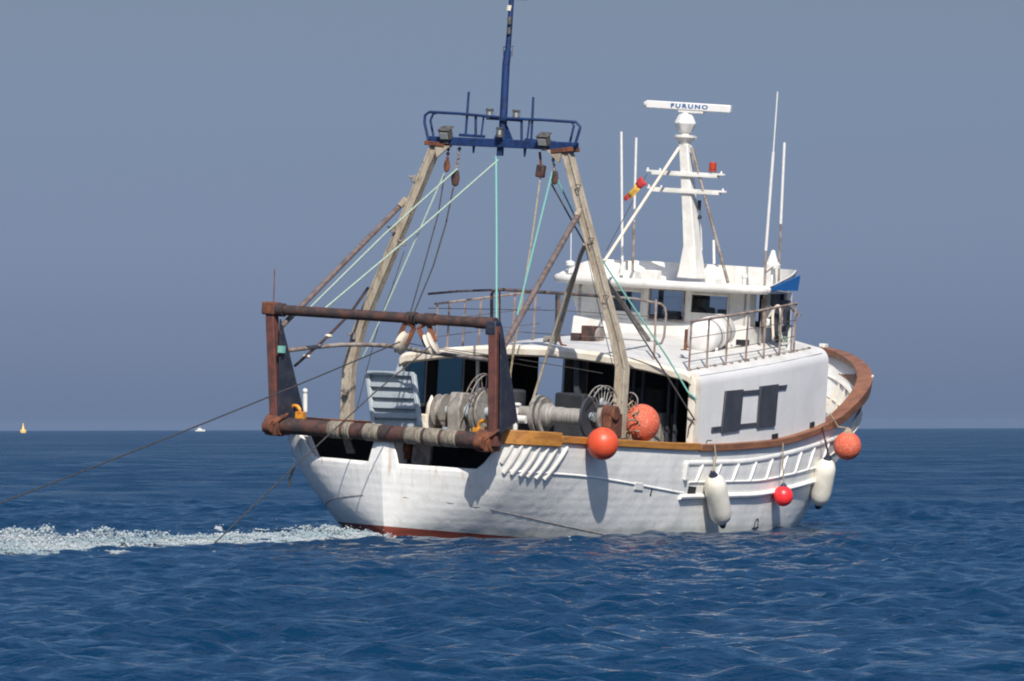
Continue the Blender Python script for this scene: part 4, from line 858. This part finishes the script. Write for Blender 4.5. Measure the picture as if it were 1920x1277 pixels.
# aerials
AE=[((1167,500,13.0),(1165,247,13.0),.022,'plastic'),((1190,455,12.6),(1193,258,12.6),.022,'plastic'),((1458,395,11.4),(1458,172,11.4),.014,'plastic')]
def aerial(pts,rs,ms):
    o=None
    for (a,c),r,m in zip(zip(pts,pts[1:]),rs,ms):
        b=B(); b.tube([a,c],r,8); q=b.make('whip_aerial' if o is None else 'upper_section',m,TR if o is None else o); o=o or q
aerial([(13, 2.067, 5.45),(13, 2.29, 8.467)],[.028],['plastic'])
aerial([(12.5, 1.53, 5.351),(12.5, 1.566, 6.516),(12.5, 1.631, 8.345)],[.032,.028],['bare','plastic'])
aerial([(11.4, -2.332, 4.426),(11.4, -2.292, 6.045),(11.4, -2.336, 8.158),(11.4, -2.355, 9.447)],[.028,.032,.016],['bare','plastic','plastic'])
aerial([(13, -1.811, 5.366),(13, -1.781, 6.636),(13, -1.758, 8.403)],[.026,.03],['bare','plastic'])
aerial([(11.3, 2.409, 5.396),(11.3, 2.46, 6.381)],[.010],['plastic'])
c=Vector((12.5, 1.534, 5.409)); B().cyl(c-Vector((0,0,.08)),c+Vector((0,0,.03)),.09,12).make('aerial_base','rust',TR)
c=Vector((13, 2.069, 5.474)); B().cyl(c-Vector((0,0,.15)),c+Vector((0,0,.08)),.05,12).make('aerial_base','plastic',TR)
tb([(11.4, -2.31, 5.566),(11.4, -2.493, 5.713)],.015,6,'aerial_clamp','bare',TR)

# ---------------------------------------------------------------- winches on the working deck
WI=bpy.data.objects.new('trawl_winch',None); COL.objects.link(WI); WI.parent=TR
xq=3.5
def ya(px,py,): return None
W0=Vector((3.5, 1.104, 2.413)); W1=Vector((3.5, -2.687, 2.505)); ax=(W1-W0); 
def on(px): return W0+ax*((px-808)/302)
yn=Vector((0,-1,0))
def disc(px,r,th,m,nm,n=28,hub=None):
    c=on(px); b=B(); b.lathe([(r*.3,-th/2),(r*.93,-th/2),(r,-th*.7),(r,th*.7),(r*.93,th/2),(r*.3,th/2)],c,yn,n)
    return b.make(nm,m,WI)
b=B(); b.cyl(on(815),on(1115),.10,16); b.make('shaft','greyblue',WI)
b=B(); c=on(808); b.lathe([(.11,-.75),(.11,-.1),(.09,.12),(.05,.2),(.02,.28),(0,.3)],c,(0,0,1),16); b.box(c+Vector((0,.14,-.35)),(.3,.25,.5)); b.make('brake_column','cream',WI,bevel=.02)
b=B(); b.lathe([(.30,0),(.33,.03),(.22,.06),(.20,.13),(.24,.17),(.34,.20),(.34,.24)],on(820),yn,24); b.make('warping_head','winch',WI)
c=on(862); b=B(); 
b.prism([c+Vector((-.18,.14,-.6)),c+Vector((-.30,.14,.05)),c+Vector((-.16,.14,.38)),c+Vector((.16,.14,.38)),c+Vector((.30,.14,.05)),c+Vector((.18,.14,-.6))],(0,-.3,0)); b.make('gear_housing','winch',WI,bevel=.03)
b=B(); b.cyl(on(880),on(898),.17,18,r2=.13); b.make('brake_drum','greyblue',WI)
disc(905,.50,.06,'winch','drum_flange'); disc(912,.45,.03,'winch','drum_flange')
def guard(px,r,nm='spoked_guard',m='bare',a0=20,a1=160,n=9,ri=.6,w=.12):
    c=on(px); b=B()
    for dy in (-w/2,w/2): b.tube(arc(c+Vector((0,dy,0)),(1,0,0),(0,0,1),r,a0,a1,14),.014,6)
    for i in range(n):
        a=RAD(a0+(a1-a0)*i/(n-1)); u=Vector((math.cos(a),0,math.sin(a))); b.tube([c+u*r*ri,c+u*r],.012,5)
    b.make(nm,m,WI)
guard(910,.78)
b=B(); b.cyl(on(925),on(1000),.16,16); b.make('centre_drum','winch',WI)
c=on(987)+Vector((-.4,0,0)); b=B(); b.cyl(c-Vector((0,0,.5)),c+Vector((0,0,.18)),.05,14); b.lathe([(.05,0),(.10,.04),(.10,.07),(.06,.09)],c+Vector((0,0,.14)),(0,0,1),14); b.cyl(c-Vector((0,.0,.1))+Vector((0,.3,0)),c-Vector((0,.25,.1)),.08,12); b.make('brake_post','white',WI)
disc(1012,.40,.07,'winch','drum_flange'); disc(1022,.36,.05,'winch','drum_flange')
b=B(); b.lathe([(.24,0),(.24,.12),(.175,.2),(.185,.35),(.17,.5),(.18,.7),(.165,.93)],on(1024),yn,24); b.make('wire_drum','cable',WI)
disc(1107,.42,.04,'panel','drum_flange')
c=on(1130); b=B(); b.lathe([(.30,0),(.33,.03),(.33,.07),(.30,.1)],c,yn,24); b.make('brake_band','bare',WI)
guard(1128,.64,a0=40,a1=140,n=8,ri=.45,m='winch')
b=B(); b.lathe([(.06,0),(.09,.02),(.06,.05)],on(1136)+Vector((-.25,0,.32)),yn,16); b.make('lubricator','greyblue',WI)
b=B(); c=on(1140); b.box(c+Vector((0,-.1,-.15)),(.5,.2,.5)); b.cyl(c+Vector((-.1,.1,.1)),c+Vector((-.1,-.25,.1)),.16,14); b.make('winch_motor','rust',WI,bevel=.03)
b=B(); b.box((3.5,.2,1.35),(.9,4.6,.5)); b.make('winch_bed','winch',WI)
b=B(); b.box((3.0,1.0,1.72),(.3,.5,.3)); b.cyl((2.8,.7,1.75),(2.8,.4,1.75),.14,14); b.make('hydraulic_valve','rust',WI,bevel=.03)
for c_,s_,m_ in (((6.0,1.9,2.0),(.6,.45,.35),'greyblue'),((6.1,1.95,2.36),(.55,.42,.30),'winch'),((5.9,-2.3,2.05),(.5,.5,.6),'bare'),((7.6,-1.9,2.1),(.6,.6,.9),'winch')):
    B().box(c_,s_).make('deck_locker',m_,WI,bevel=.03)
b=B()
for i in range(6): b.tube(arc((5.2,1.2,1.75+.06*i),(1,0,0),(0,1,0),.32-.02*i,0,350,16),.035,6)
b.make('coiled_hose','ropetan',WI)
b=B(); b.box((5.4,-1.2,2.3),(.5,.7,1.2)); b.cyl((5.2,.2,2.9),(5.2,.2,1.6),.3,18); b.make('deck_machinery','dark',WI,bevel=.05)

# ================================================================ THINGS CARRIED BY THE BOAT
# louvred grey board standing by the port leg
tld=Vector((1.9, 1.663, 3.114)); trd=Vector((1.7, 0.455, 3.154)); bld=Vector((1.6, 1.258, 2.053)); brd=Vector((1.4, 0.057, 2.111))
DR=thing('trawl_door','pale grey-blue slatted steel board standing upright on the deck beside the port gantry leg','trawl door',loc=bld)
o0=bld
b=B(); nf=(trd-tld).cross(bld-tld).normalized(); 
if nf.x>0: nf=-nf
b.prism([q-o0 for q in (tld,trd,brd,bld)],-nf*.04); b.make('plate','greyblue',DR)
b=B()
for a,c in ((tld,trd),(trd,brd),(bld,tld)): b.bar(a-o0+nf*.04,c-o0+nf*.04,.09,.09,up=nf)
b.make('frame','greyblue',DR,bevel=.015)
for f in (.22,.42,.62,.80):
    a=tld.lerp(bld,f)-o0; c=trd.lerp(brd,f)-o0; B().bar(a+nf*.06+(c-a).normalized()*.05,c+nf*.06-(c-a).normalized()*.05,.10,.05,up=nf).make('slat','greyblue',DR,bevel=.01)
# fenders and buoys
def ropeonly(pts,name,m,label,cat='rope',r=.016,group=None):
    P=[Vector(p) for p in pts]; b=B(); b.tube(P,r,6); return lone(b,name,m,label,cat,tuple(P[0]),group)
def fender(top,bot,r,label,rope_top,bluerope=False,capbot=True):
    top=Vector(top);bot=Vector(bot); ax_=(top-bot); L_=ax_.length; T=thing('fender',label,'fender',loc=bot,group='white cylinder fenders on the starboard side')
    z=ax_.normalized(); prof=[(.0,.0)]
    prof=[(r*.45,L_*.10),(r*.80,L_*.16),(r*.97,L_*.24),(r,L_*.34),(r,L_*.68),(r*.96,L_*.78),(r*.75,L_*.87),(r*.42,L_*.93)]
    b=B(); b.lathe(prof,(0,0,0),z,28); b.make('body','fender',T)
    b=B(); b.lathe([(0,0),(.05,.02),(r*.46,L_*.11),(r*.35,L_*.12)],(0,0,0),z,20); b.make('end_cap','cap',T)
    b=B(); b.lathe([(r*.36,L_*.91),(r*.44,L_*.925),(.05,L_*.985),(.05,L_),(0,L_*1.005)],(0,0,0),z,20); b.make('end_cap','cap',T)
    rp=[Vector(q)-bot for q in rope_top]; b=B(); b.tube([z*L_]+rp,.018,6); b.tube([z*L_+Vector((.03,0,0)),rp[0]+Vector((.03,0,0))],.018,6); b.make('lanyard','wire' if bluerope else 'ropetan',T)
    return T
c1=Vector((7.054, -3.62, 1.441)); c2=Vector((7.893, -3.5, 0.249))
fender(c1,c2,.235,'white cylinder fender with dark blue tip below the slatted window panels',[hp(7.35,1.75,-1,.14),hp(7.3,1.99,-1,.12)])
c1=hp(13.0,1.72,-1,.24); c2=hp(13.35,.52,-1,.27)
fender(c1,c2,.225,'white cylinder fender nearest the bow, hanging at the turn of the hull',[hp(12.9,2.05,-1,.14),hp(12.75,2.33,-1,.10)],True)
def buoy(c,r,m,label,lan,cone='cap',coneax=(0,0,1),ropem='ropetan',name='buoy',cat='buoy'):
    c=Vector(c); T=thing(name,label,cat,loc=c); b=B(); b.sphere((0,0,0),r,36,(1,1,1.03)); b.make('float',m,T)
    A=Vector(coneax).normalized(); b=B(); b.lathe([(r*.42,r*.93),(r*.30,r*1.05),(r*.16,r*1.28),(0,r*1.32)],(0,0,0),A,20); b.make('eye',cone,T)
    if lan: b=B(); b.tube([A*r*1.28]+[Vector(q)-c for q in lan],.016,6); b.make('lanyard',ropem,T)
    return T
buoy((2.507, -3.52, 2.025),.32,'orange','smooth orange round buoy hanging outboard of the rail at the gantry foot',[hp(2.7,2.15,-1,.05)],cone='orange',coneax=(.5,1,.4))
buoy((10.662, -3.42, 0.879),.215,'red','small pinkish red round buoy between the two white fenders',[hp(10.55,1.6,-1,.14),hp(10.5,2.0,-1,.12)])
buoy(hp(13.6,1.93,-1,.42),.30,'orangenet','netted orange round buoy hanging from the bow rail above the water',[hp(13.55,2.33,-1,.14),hp(13.4,2.62,-1,-.02)],cone='net')
BB=buoy((5, -3.014, 2.407),.375,'orangenet','large netted orange float resting on the rail inside the shelter opening',None,cone='net',coneax=(.3,1,.6))
# tangled netting beside it
random.seed(4); cN=Vector((4.8, -2.84, 2.374)); b=B()
for i in range(150):
    p_=cN+Vector((random.gauss(0,.1),random.gauss(0,.10),random.uniform(-.38,.36))); pts=[p_]
    dd=Vector((random.gauss(0,1),random.gauss(0,1),random.gauss(0,1.6))).normalized()
    for k in range(5): dd=(dd+Vector((random.gauss(0,.5),random.gauss(0,.5),random.gauss(0,.5)))).normalized(); p_=p_+dd*.06; pts.append(p_)
    b.tube(pts,random.choice((.008,.012,.018)),4)
lone(b,'fishing_net','net','tangle of tan netting bunched beside the large netted float','net',tuple(cN),recalc=False)
b=B(); b.tube(arc((4.8, -2.834, 2.842),(0,-1,0),(0,0,1),.17,-40,100,10),.015,6); lone(b,'wire_hoop','bare','thin grey wire hoop above the large netted float','hoop',(4.8, -2.834, 2.842))
# life raft canister in its cradle
ra=Vector((9.3, -1.951, 4.128)); rb=Vector((10.6, -1.744, 4.313)); d=(rb-ra); Lr=d.length
LR=thing('life_raft','white drum shaped life raft canister lying behind the starboard roof railing','life raft',loc=ra)
b=B(); b.lathe([(.0,-.06),(.19,-.05),(.30,-.01),(.35,.06),(.355,Lr*.45),(.375,Lr*.46),(.375,Lr*.52),(.355,Lr*.53),(.35,Lr-.06),(.30,Lr+.01),(.17,Lr+.05),(0,Lr+.06)],(0,0,0),d,32); b.make('canister','plastic',LR)
b=B()
for f in (.28,.72): b.lathe([(.352,Lr*f-.02),(.365,Lr*f-.02),(.365,Lr*f+.02),(.352,Lr*f+.02)],(0,0,0),d,32)
b.make('straps','bare',LR)
dn=d.normalized(); b=B(); b.cyl(-dn*.062+Vector((0,.05,.12)),-dn*.07+Vector((0,.05,.12)),.05,12); b.make('badge','ink',LR)
b=B()
for f in (.2,.8):
    q=dn*Lr*f; b.box(q+Vector((0,0,-.44)),(.08,.7,.08)); b.bar(q+Vector((0,.33,-.46)),q+Vector((0,.28,-.25)),.06,.06); b.bar(q+Vector((0,-.33,-.46)),q+Vector((0,-.30,-.22)),.06,.06)
b.bar(dn*Lr*.1+Vector((0,0,-.5)),dn*Lr*.9+Vector((0,0,-.5)),.08,.08); b.make('cradle','white',LR,bevel=.01)
b=B(); b.box(dn*Lr+Vector((.35,-.35,-.25)),(.5,.06,.12)); b.make('release_arm','black',LR)
# flag
F0=Vector((11.9, 1.054, 7.417)); F1=Vector((11.9, 1.489, 6.956)); T=thing('flag','small red and yellow striped national flag flying below the radar mast crossarm','flag',loc=F0)
dF=(F1-F0); pp=Vector((dF.z,0,0)); perp=Vector((0,-.75,-.66))
def flagpart(v0,v1,m,nm):
    b=B(); n=14; rows=[]
    for j in range(4):
        v=v0+(v1-v0)*j/3; row=[]
        for i in range(n+1):
            u=i/n; q=dF*v+perp*(u-.5)*(.23*(1-.6*v)+.03*math.sin(v*9+u*2)); q=q+Vector((.015*math.sin(u*6+v*5),.0,.012*math.sin(u*9))); row.append(b.b.verts.new(q))
        rows.append(row)
    for A_,C_ in zip(rows,rows[1:]):
        for i in range(n): b.b.faces.new((A_[i],A_[i+1],C_[i+1],C_[i]))
    o=b.make(nm,m,T); s_=o.modifiers.new('t','SOLIDIFY'); s_.thickness=.004
flagpart(0,.33,'flagred','upper_red_stripe'); flagpart(.33,.80,'flagyel','yellow_stripe'); flagpart(.80,1,'flagred','lower_red_stripe')
ropeonly([(12, 1.039, 7.561),(11.9, 1.054, 7.417)],'flag_halyard','wire','short dark line tying the flag to the upper crossarm','rope',.008)
ropeonly([(11.9, 1.29, 6.965),(10.2, 0.934, 5.851)],'flag_halyard','wire','dark line running down from the flag towards the wheelhouse roof','rope',.010)
# hanging blocks
def block(c,name,label,m='rustdark',sheave='rust',s=.1,chain_top=None,tilt=0.):
    c=Vector(c); T=thing(name,label,'pulley block',loc=c); R_=Matrix.Rotation(tilt,4,'X')
    b=B(); b.lathe([(0,-1.5*s),(s*.6,-1.2*s),(s*.85,0),(s*.6,1.2*s),(0,1.5*s)],(0,0,0),(0,0,1),12,sx=.6); o=b.make('shell',m,T); o.rotation_euler=(tilt,0,0)
    if chain_top is not None:
        ct=Vector(chain_top)-c; b=B(); n=max(2,int(ct.length/.09)); 
        for i in range(n):
            q=ct*((i+.5)/n); b.lathe([(.028,-.035),(.036,0),(.028,.035)],q,ct if i%2 else Vector((1,0,0)),8)
        b.tube([Vector((0,0,0)),ct],.014,5); b.make('chain',sheave,T)
    return T
block((4.1, 1.405, 7.43),'pulley_block','outermost rusty pulley block hanging under the gantry by the port leg','rust','rust',.09,(4.1, 1.393, 7.827))
block((4.1, 1.185, 7.187),'pulley_block','lower dark pulley block hanging on a ring under the port half of the gantry beam','rustdark','bare',.12,(4.1, 1.125, 7.839))
block((4.1, -1.164, 7.304),'pulley_block','slim dark pulley block hanging under the gantry right beside the starboard leg','rustdark','bare',.10,(4.1, -1.08, 7.812))
c=Vector((4.1, -0.829, 7.42)); T=thing('pulley_block','boxy rust brown pulley block under the starboard half of the gantry beam','pulley block',loc=c)
B().box((0,0,0),(.14,.18,.26),Matrix.Rotation(.1,4,'X')).make('shell','rustdark',T,bevel=.03); b=B(); b.tube([(0,0,.1),Vector((4.1, -0.779, 7.81))-c],.03,6); b.make('chain','rust',T)
# two white sheave blocks under the top bar of the stern frame
for (ct,cb,lab,tl_) in (((-0.15, -0.506, 4.294),(-0.2, -0.344, 3.828),'cream sheave block swung to the left under the stern frame top bar',1),((-0.15, -0.73, 4.286),(-0.2, -1.01, 3.846),'cream sheave block swung to the right under the stern frame top bar',-1)):
    ct=Vector(ct);cb=Vector(cb); T=thing('sheave_block',lab,'pulley block',loc=ct,group='sheave blocks on the stern frame'); d=(cb-ct).normalized(); sd2=d.cross(Vector((1,0,0))).normalized()
    ctr=(cb-ct); axd=Vector((-.12,.99,.42)) if tl_>0 else Vector((-.22,.97,-.38)); axd=(axd-d*axd.dot(d)).normalized()
    b=B(); b.tube([Vector((0,0,.12)),d*.12],.05,8); b.bar(d*.10+axd*.11,ctr+axd*.10,.03,.10,up=axd); b.bar(d*.10-axd*.11,ctr-axd*.10,.03,.10,up=axd); b.tube([d*.1+axd*.12,d*.1-axd*.12],.04,8); b.make('strap','rust',T,bevel=.008)
    b=B(); b.lathe([(.08,-.08),(.21,-.07),(.235,-.05),(.20,0),(.235,.05),(.21,.07),(.08,.08)],ctr,axd,24); b.make('sheave','cream',T)
# ropes and wires
R=ropeonly
R([(4.1, 0.249, 7.69),(3.4, -0.269, 6.183),(2.4, -0.985, 4.121)],'green_rope','ropegreen','bright green rope hanging plumb from the centre of the gantry',r=.022)
R([(4.1, 0.193, 7.604),(2, 0.727, 6.096),(-0.2, 1.612, 4.323)],'pale_rope','ropepale','pale green rope slanting from the gantry centre to the port end of the stern frame',r=.019)
R([(4.1, 1.146, 7.387),(2, 1.553, 5.946),(-0.2, 1.964, 4.303)],'pale_rope','ropepale','pale green rope slanting from the port pulley block to the stern frame, upper of two',r=.018)
R([(4.1, 1.459, 7.274),(3.6, 1.862, 5.644),(3, 2.337, 3.738),(3, 2.508, 3.399)],'beige_rope','ropepale','faint beige rope dropping steeply behind the port gantry leg',r=.017)
R([(4.1, 1.455, 7.219),(3.2, 1.01, 6.442),(1.8, 0.396, 5.567),(-0.35, -0.572, 4.38)],'warp_wire','wire','dark wire falling from the outer port block to the stern frame',r=.014)
R([(4.1, 1.223, 6.987),(3, 0.7, 6.233),(1.6, 0.113, 5.361),(-0.35, -0.646, 4.384)],'warp_wire','wire','dark wire falling from the lower port block to the stern frame',r=.016)
R([(4.1, -0.826, 7.278),(3.7, -0.96, 6.225),(3.2, -1.048, 4.482)],'tan_rope','ropetan','tan rope dropping from the boxy block to behind the starboard brace',r=.018)
R([(4.1, -1.104, 7.443),(3.6, -1.082, 6.011),(3.1, -1.044, 4.48)],'green_rope','ropegreen','green rope slanting from the slim block to the starboard brace',r=.019)
R([(3.2, -1.05, 4.46),(3.2, -0.971, 3.935),(3.3, -0.843, 3.277),(3.3, -0.852, 3.147)],'tail_rope','ropetan','tan rope end with a knot hanging beside the stern frame gusset',r=.022)
R([(4.2, -1.158, 7.285),(4.6, -1.435, 6.492),(5.2, -2.051, 5.335),(6.2, -2.855, 3.771),(6.6, -3.184, 3.056),(6.62, -3.382, 2.926)],'green_rope','ropegreen','green rope running from the slim block to the shelter corner post, upper of two',r=.018)
R([(4.2, -1.04, 7.171),(5, -1.774, 5.535),(6, -2.609, 3.842),(6.6, -3.384, 2.485)],'dark_rope','wire','dark rope running from the gantry beam to the foot of the shelter corner post',r=.017)
R([(4.1, -1.98, 5.906),(4.4, -2.279, 4.46),(4.6, -2.505, 3.496)],'thin_line','wire','thin dark line hanging beside the starboard gantry leg',r=.008)
R([(4, 2.256, 5.633),(3.6, 2.26, 4.852),(3.2, 2.269, 4.184),(3, 2.59, 2.294)],'thin_line','wire','thin dark line trailing down the inner side of the port gantry leg',r=.010)
# trawl warps running aft
R(sag((-0.5, -0.474, 3.854),(-15.6,-.4,.46),.06,20),'trawl_warp','wire','long dark trawl warp stretching from the stern frame out of the picture','wire rope',r=.014)
R([(-0.5, -1.168, 3.799),(-1.8, -0.714, 2.837),(-5, -0.997, 1.453),(-7.9, -1.141, 0.042),(-9.4,-1.3,-.55)],'trawl_warp','wire','dark trawl warp slanting down from the stern frame into the foamy wake','wire rope',r=.014)
R([(-5, -0.997, 1.453),(-5, -0.944, 1.336),(-5, -0.905, 1.201),(-5, -0.903, 1.047)],'rope_end','wire','short black rope end dangling from the lower trawl warp','rope',r=.028)
R(sag((-0.15, -0.96, 3.791),(4, -2.597, 3.389),-.02,8),'deck_wire','wire','thin dark wire crossing the shelter opening, upper of two',r=.009)
R(sag((-0.15, -0.288, 3.847),(6, 0.044, 3.351),.0,8),'deck_wire','wire','thin dark wire crossing in front of the roof edge to the shelter',r=.009)
R([(6.6, -3.345, 2.505),(6.6, -3.256, 2.345),(6.6, -3.241, 2.179)],'tail_rope','wire','short dark rope tail hanging at the shelter corner post',r=.014)

# ================================================================ FAR OFF
def far(px,D,zz=0): return Vector((2.606+(px-960)/11280*D,-120+D,zz))
c=far(43,3600); T=thing('navigation_buoy','yellow pillar buoy on the horizon at far left','buoy',mw=Matrix.Translation(c)@Matrix.Diagonal((.85,.85,.85,1)))
B().lathe([(2.0,-1),(2.3,.6),(2.3,1.6),(1.7,2.1),(0,2.2)],(0,0,0),(0,0,1),20).make('float','buoyyellow',T)
B().lathe([(1.1,2.1),(.7,4.2),(.45,4.6),(.45,6.4),(0,6.8)],(0,0,0),(0,0,1),12).make('tower','buoyyellow',T)
c=far(375,5200); T=thing('sailing_boat','faint white boat on the horizon left of the trawler','boat',mw=Matrix.Translation(c)@Matrix.Diagonal((.7,.7,.7,1)))
B().sweep([[(x,-w_,h_),(x,-w_*.7,-.3),(x,w_*.7,-.3),(x,w_,h_)] for x,w_,h_ in ((-6,.9,1.6),(-3,1.7,1.5),(2,1.7,1.7),(6,.2,2.3))]).make('hull','white',T)
B().prism([(-3.5,-1.1,1.6),(2.5,-1.1,1.6),(1.3,-.9,3.6),(-2.8,-.9,3.6)],(0,2.0,0)).make('cabin','white',T)
B().tube([(-.5,0,3.5),(-.5,0,8)],.15,8).make('mast','white',T)

# ================================================================ HAZE
hz=B(); hz.box((0,0,6.5),(24000,24000,15.6)); ho=hz.make('haze','white'); ho['kind']='stuff'; ho['label']='thin sea haze that pales things towards the horizon'; ho['category']='haze'
vm=bpy.data.materials.new('sea_haze'); vm.use_nodes=True; t=vm.node_tree; t.nodes.remove(t.nodes['Principled BSDF']); pv=N(t,'ShaderNodeVolumePrincipled'); pv.inputs['Color'].default_value=(.6,.75,1,1); pv.inputs['Density'].default_value=1.2e-5; t.links.new(pv.outputs[0],t.nodes['Material Output'].inputs['Volume'])
ho.data.materials.clear(); ho.data.materials.append(vm)
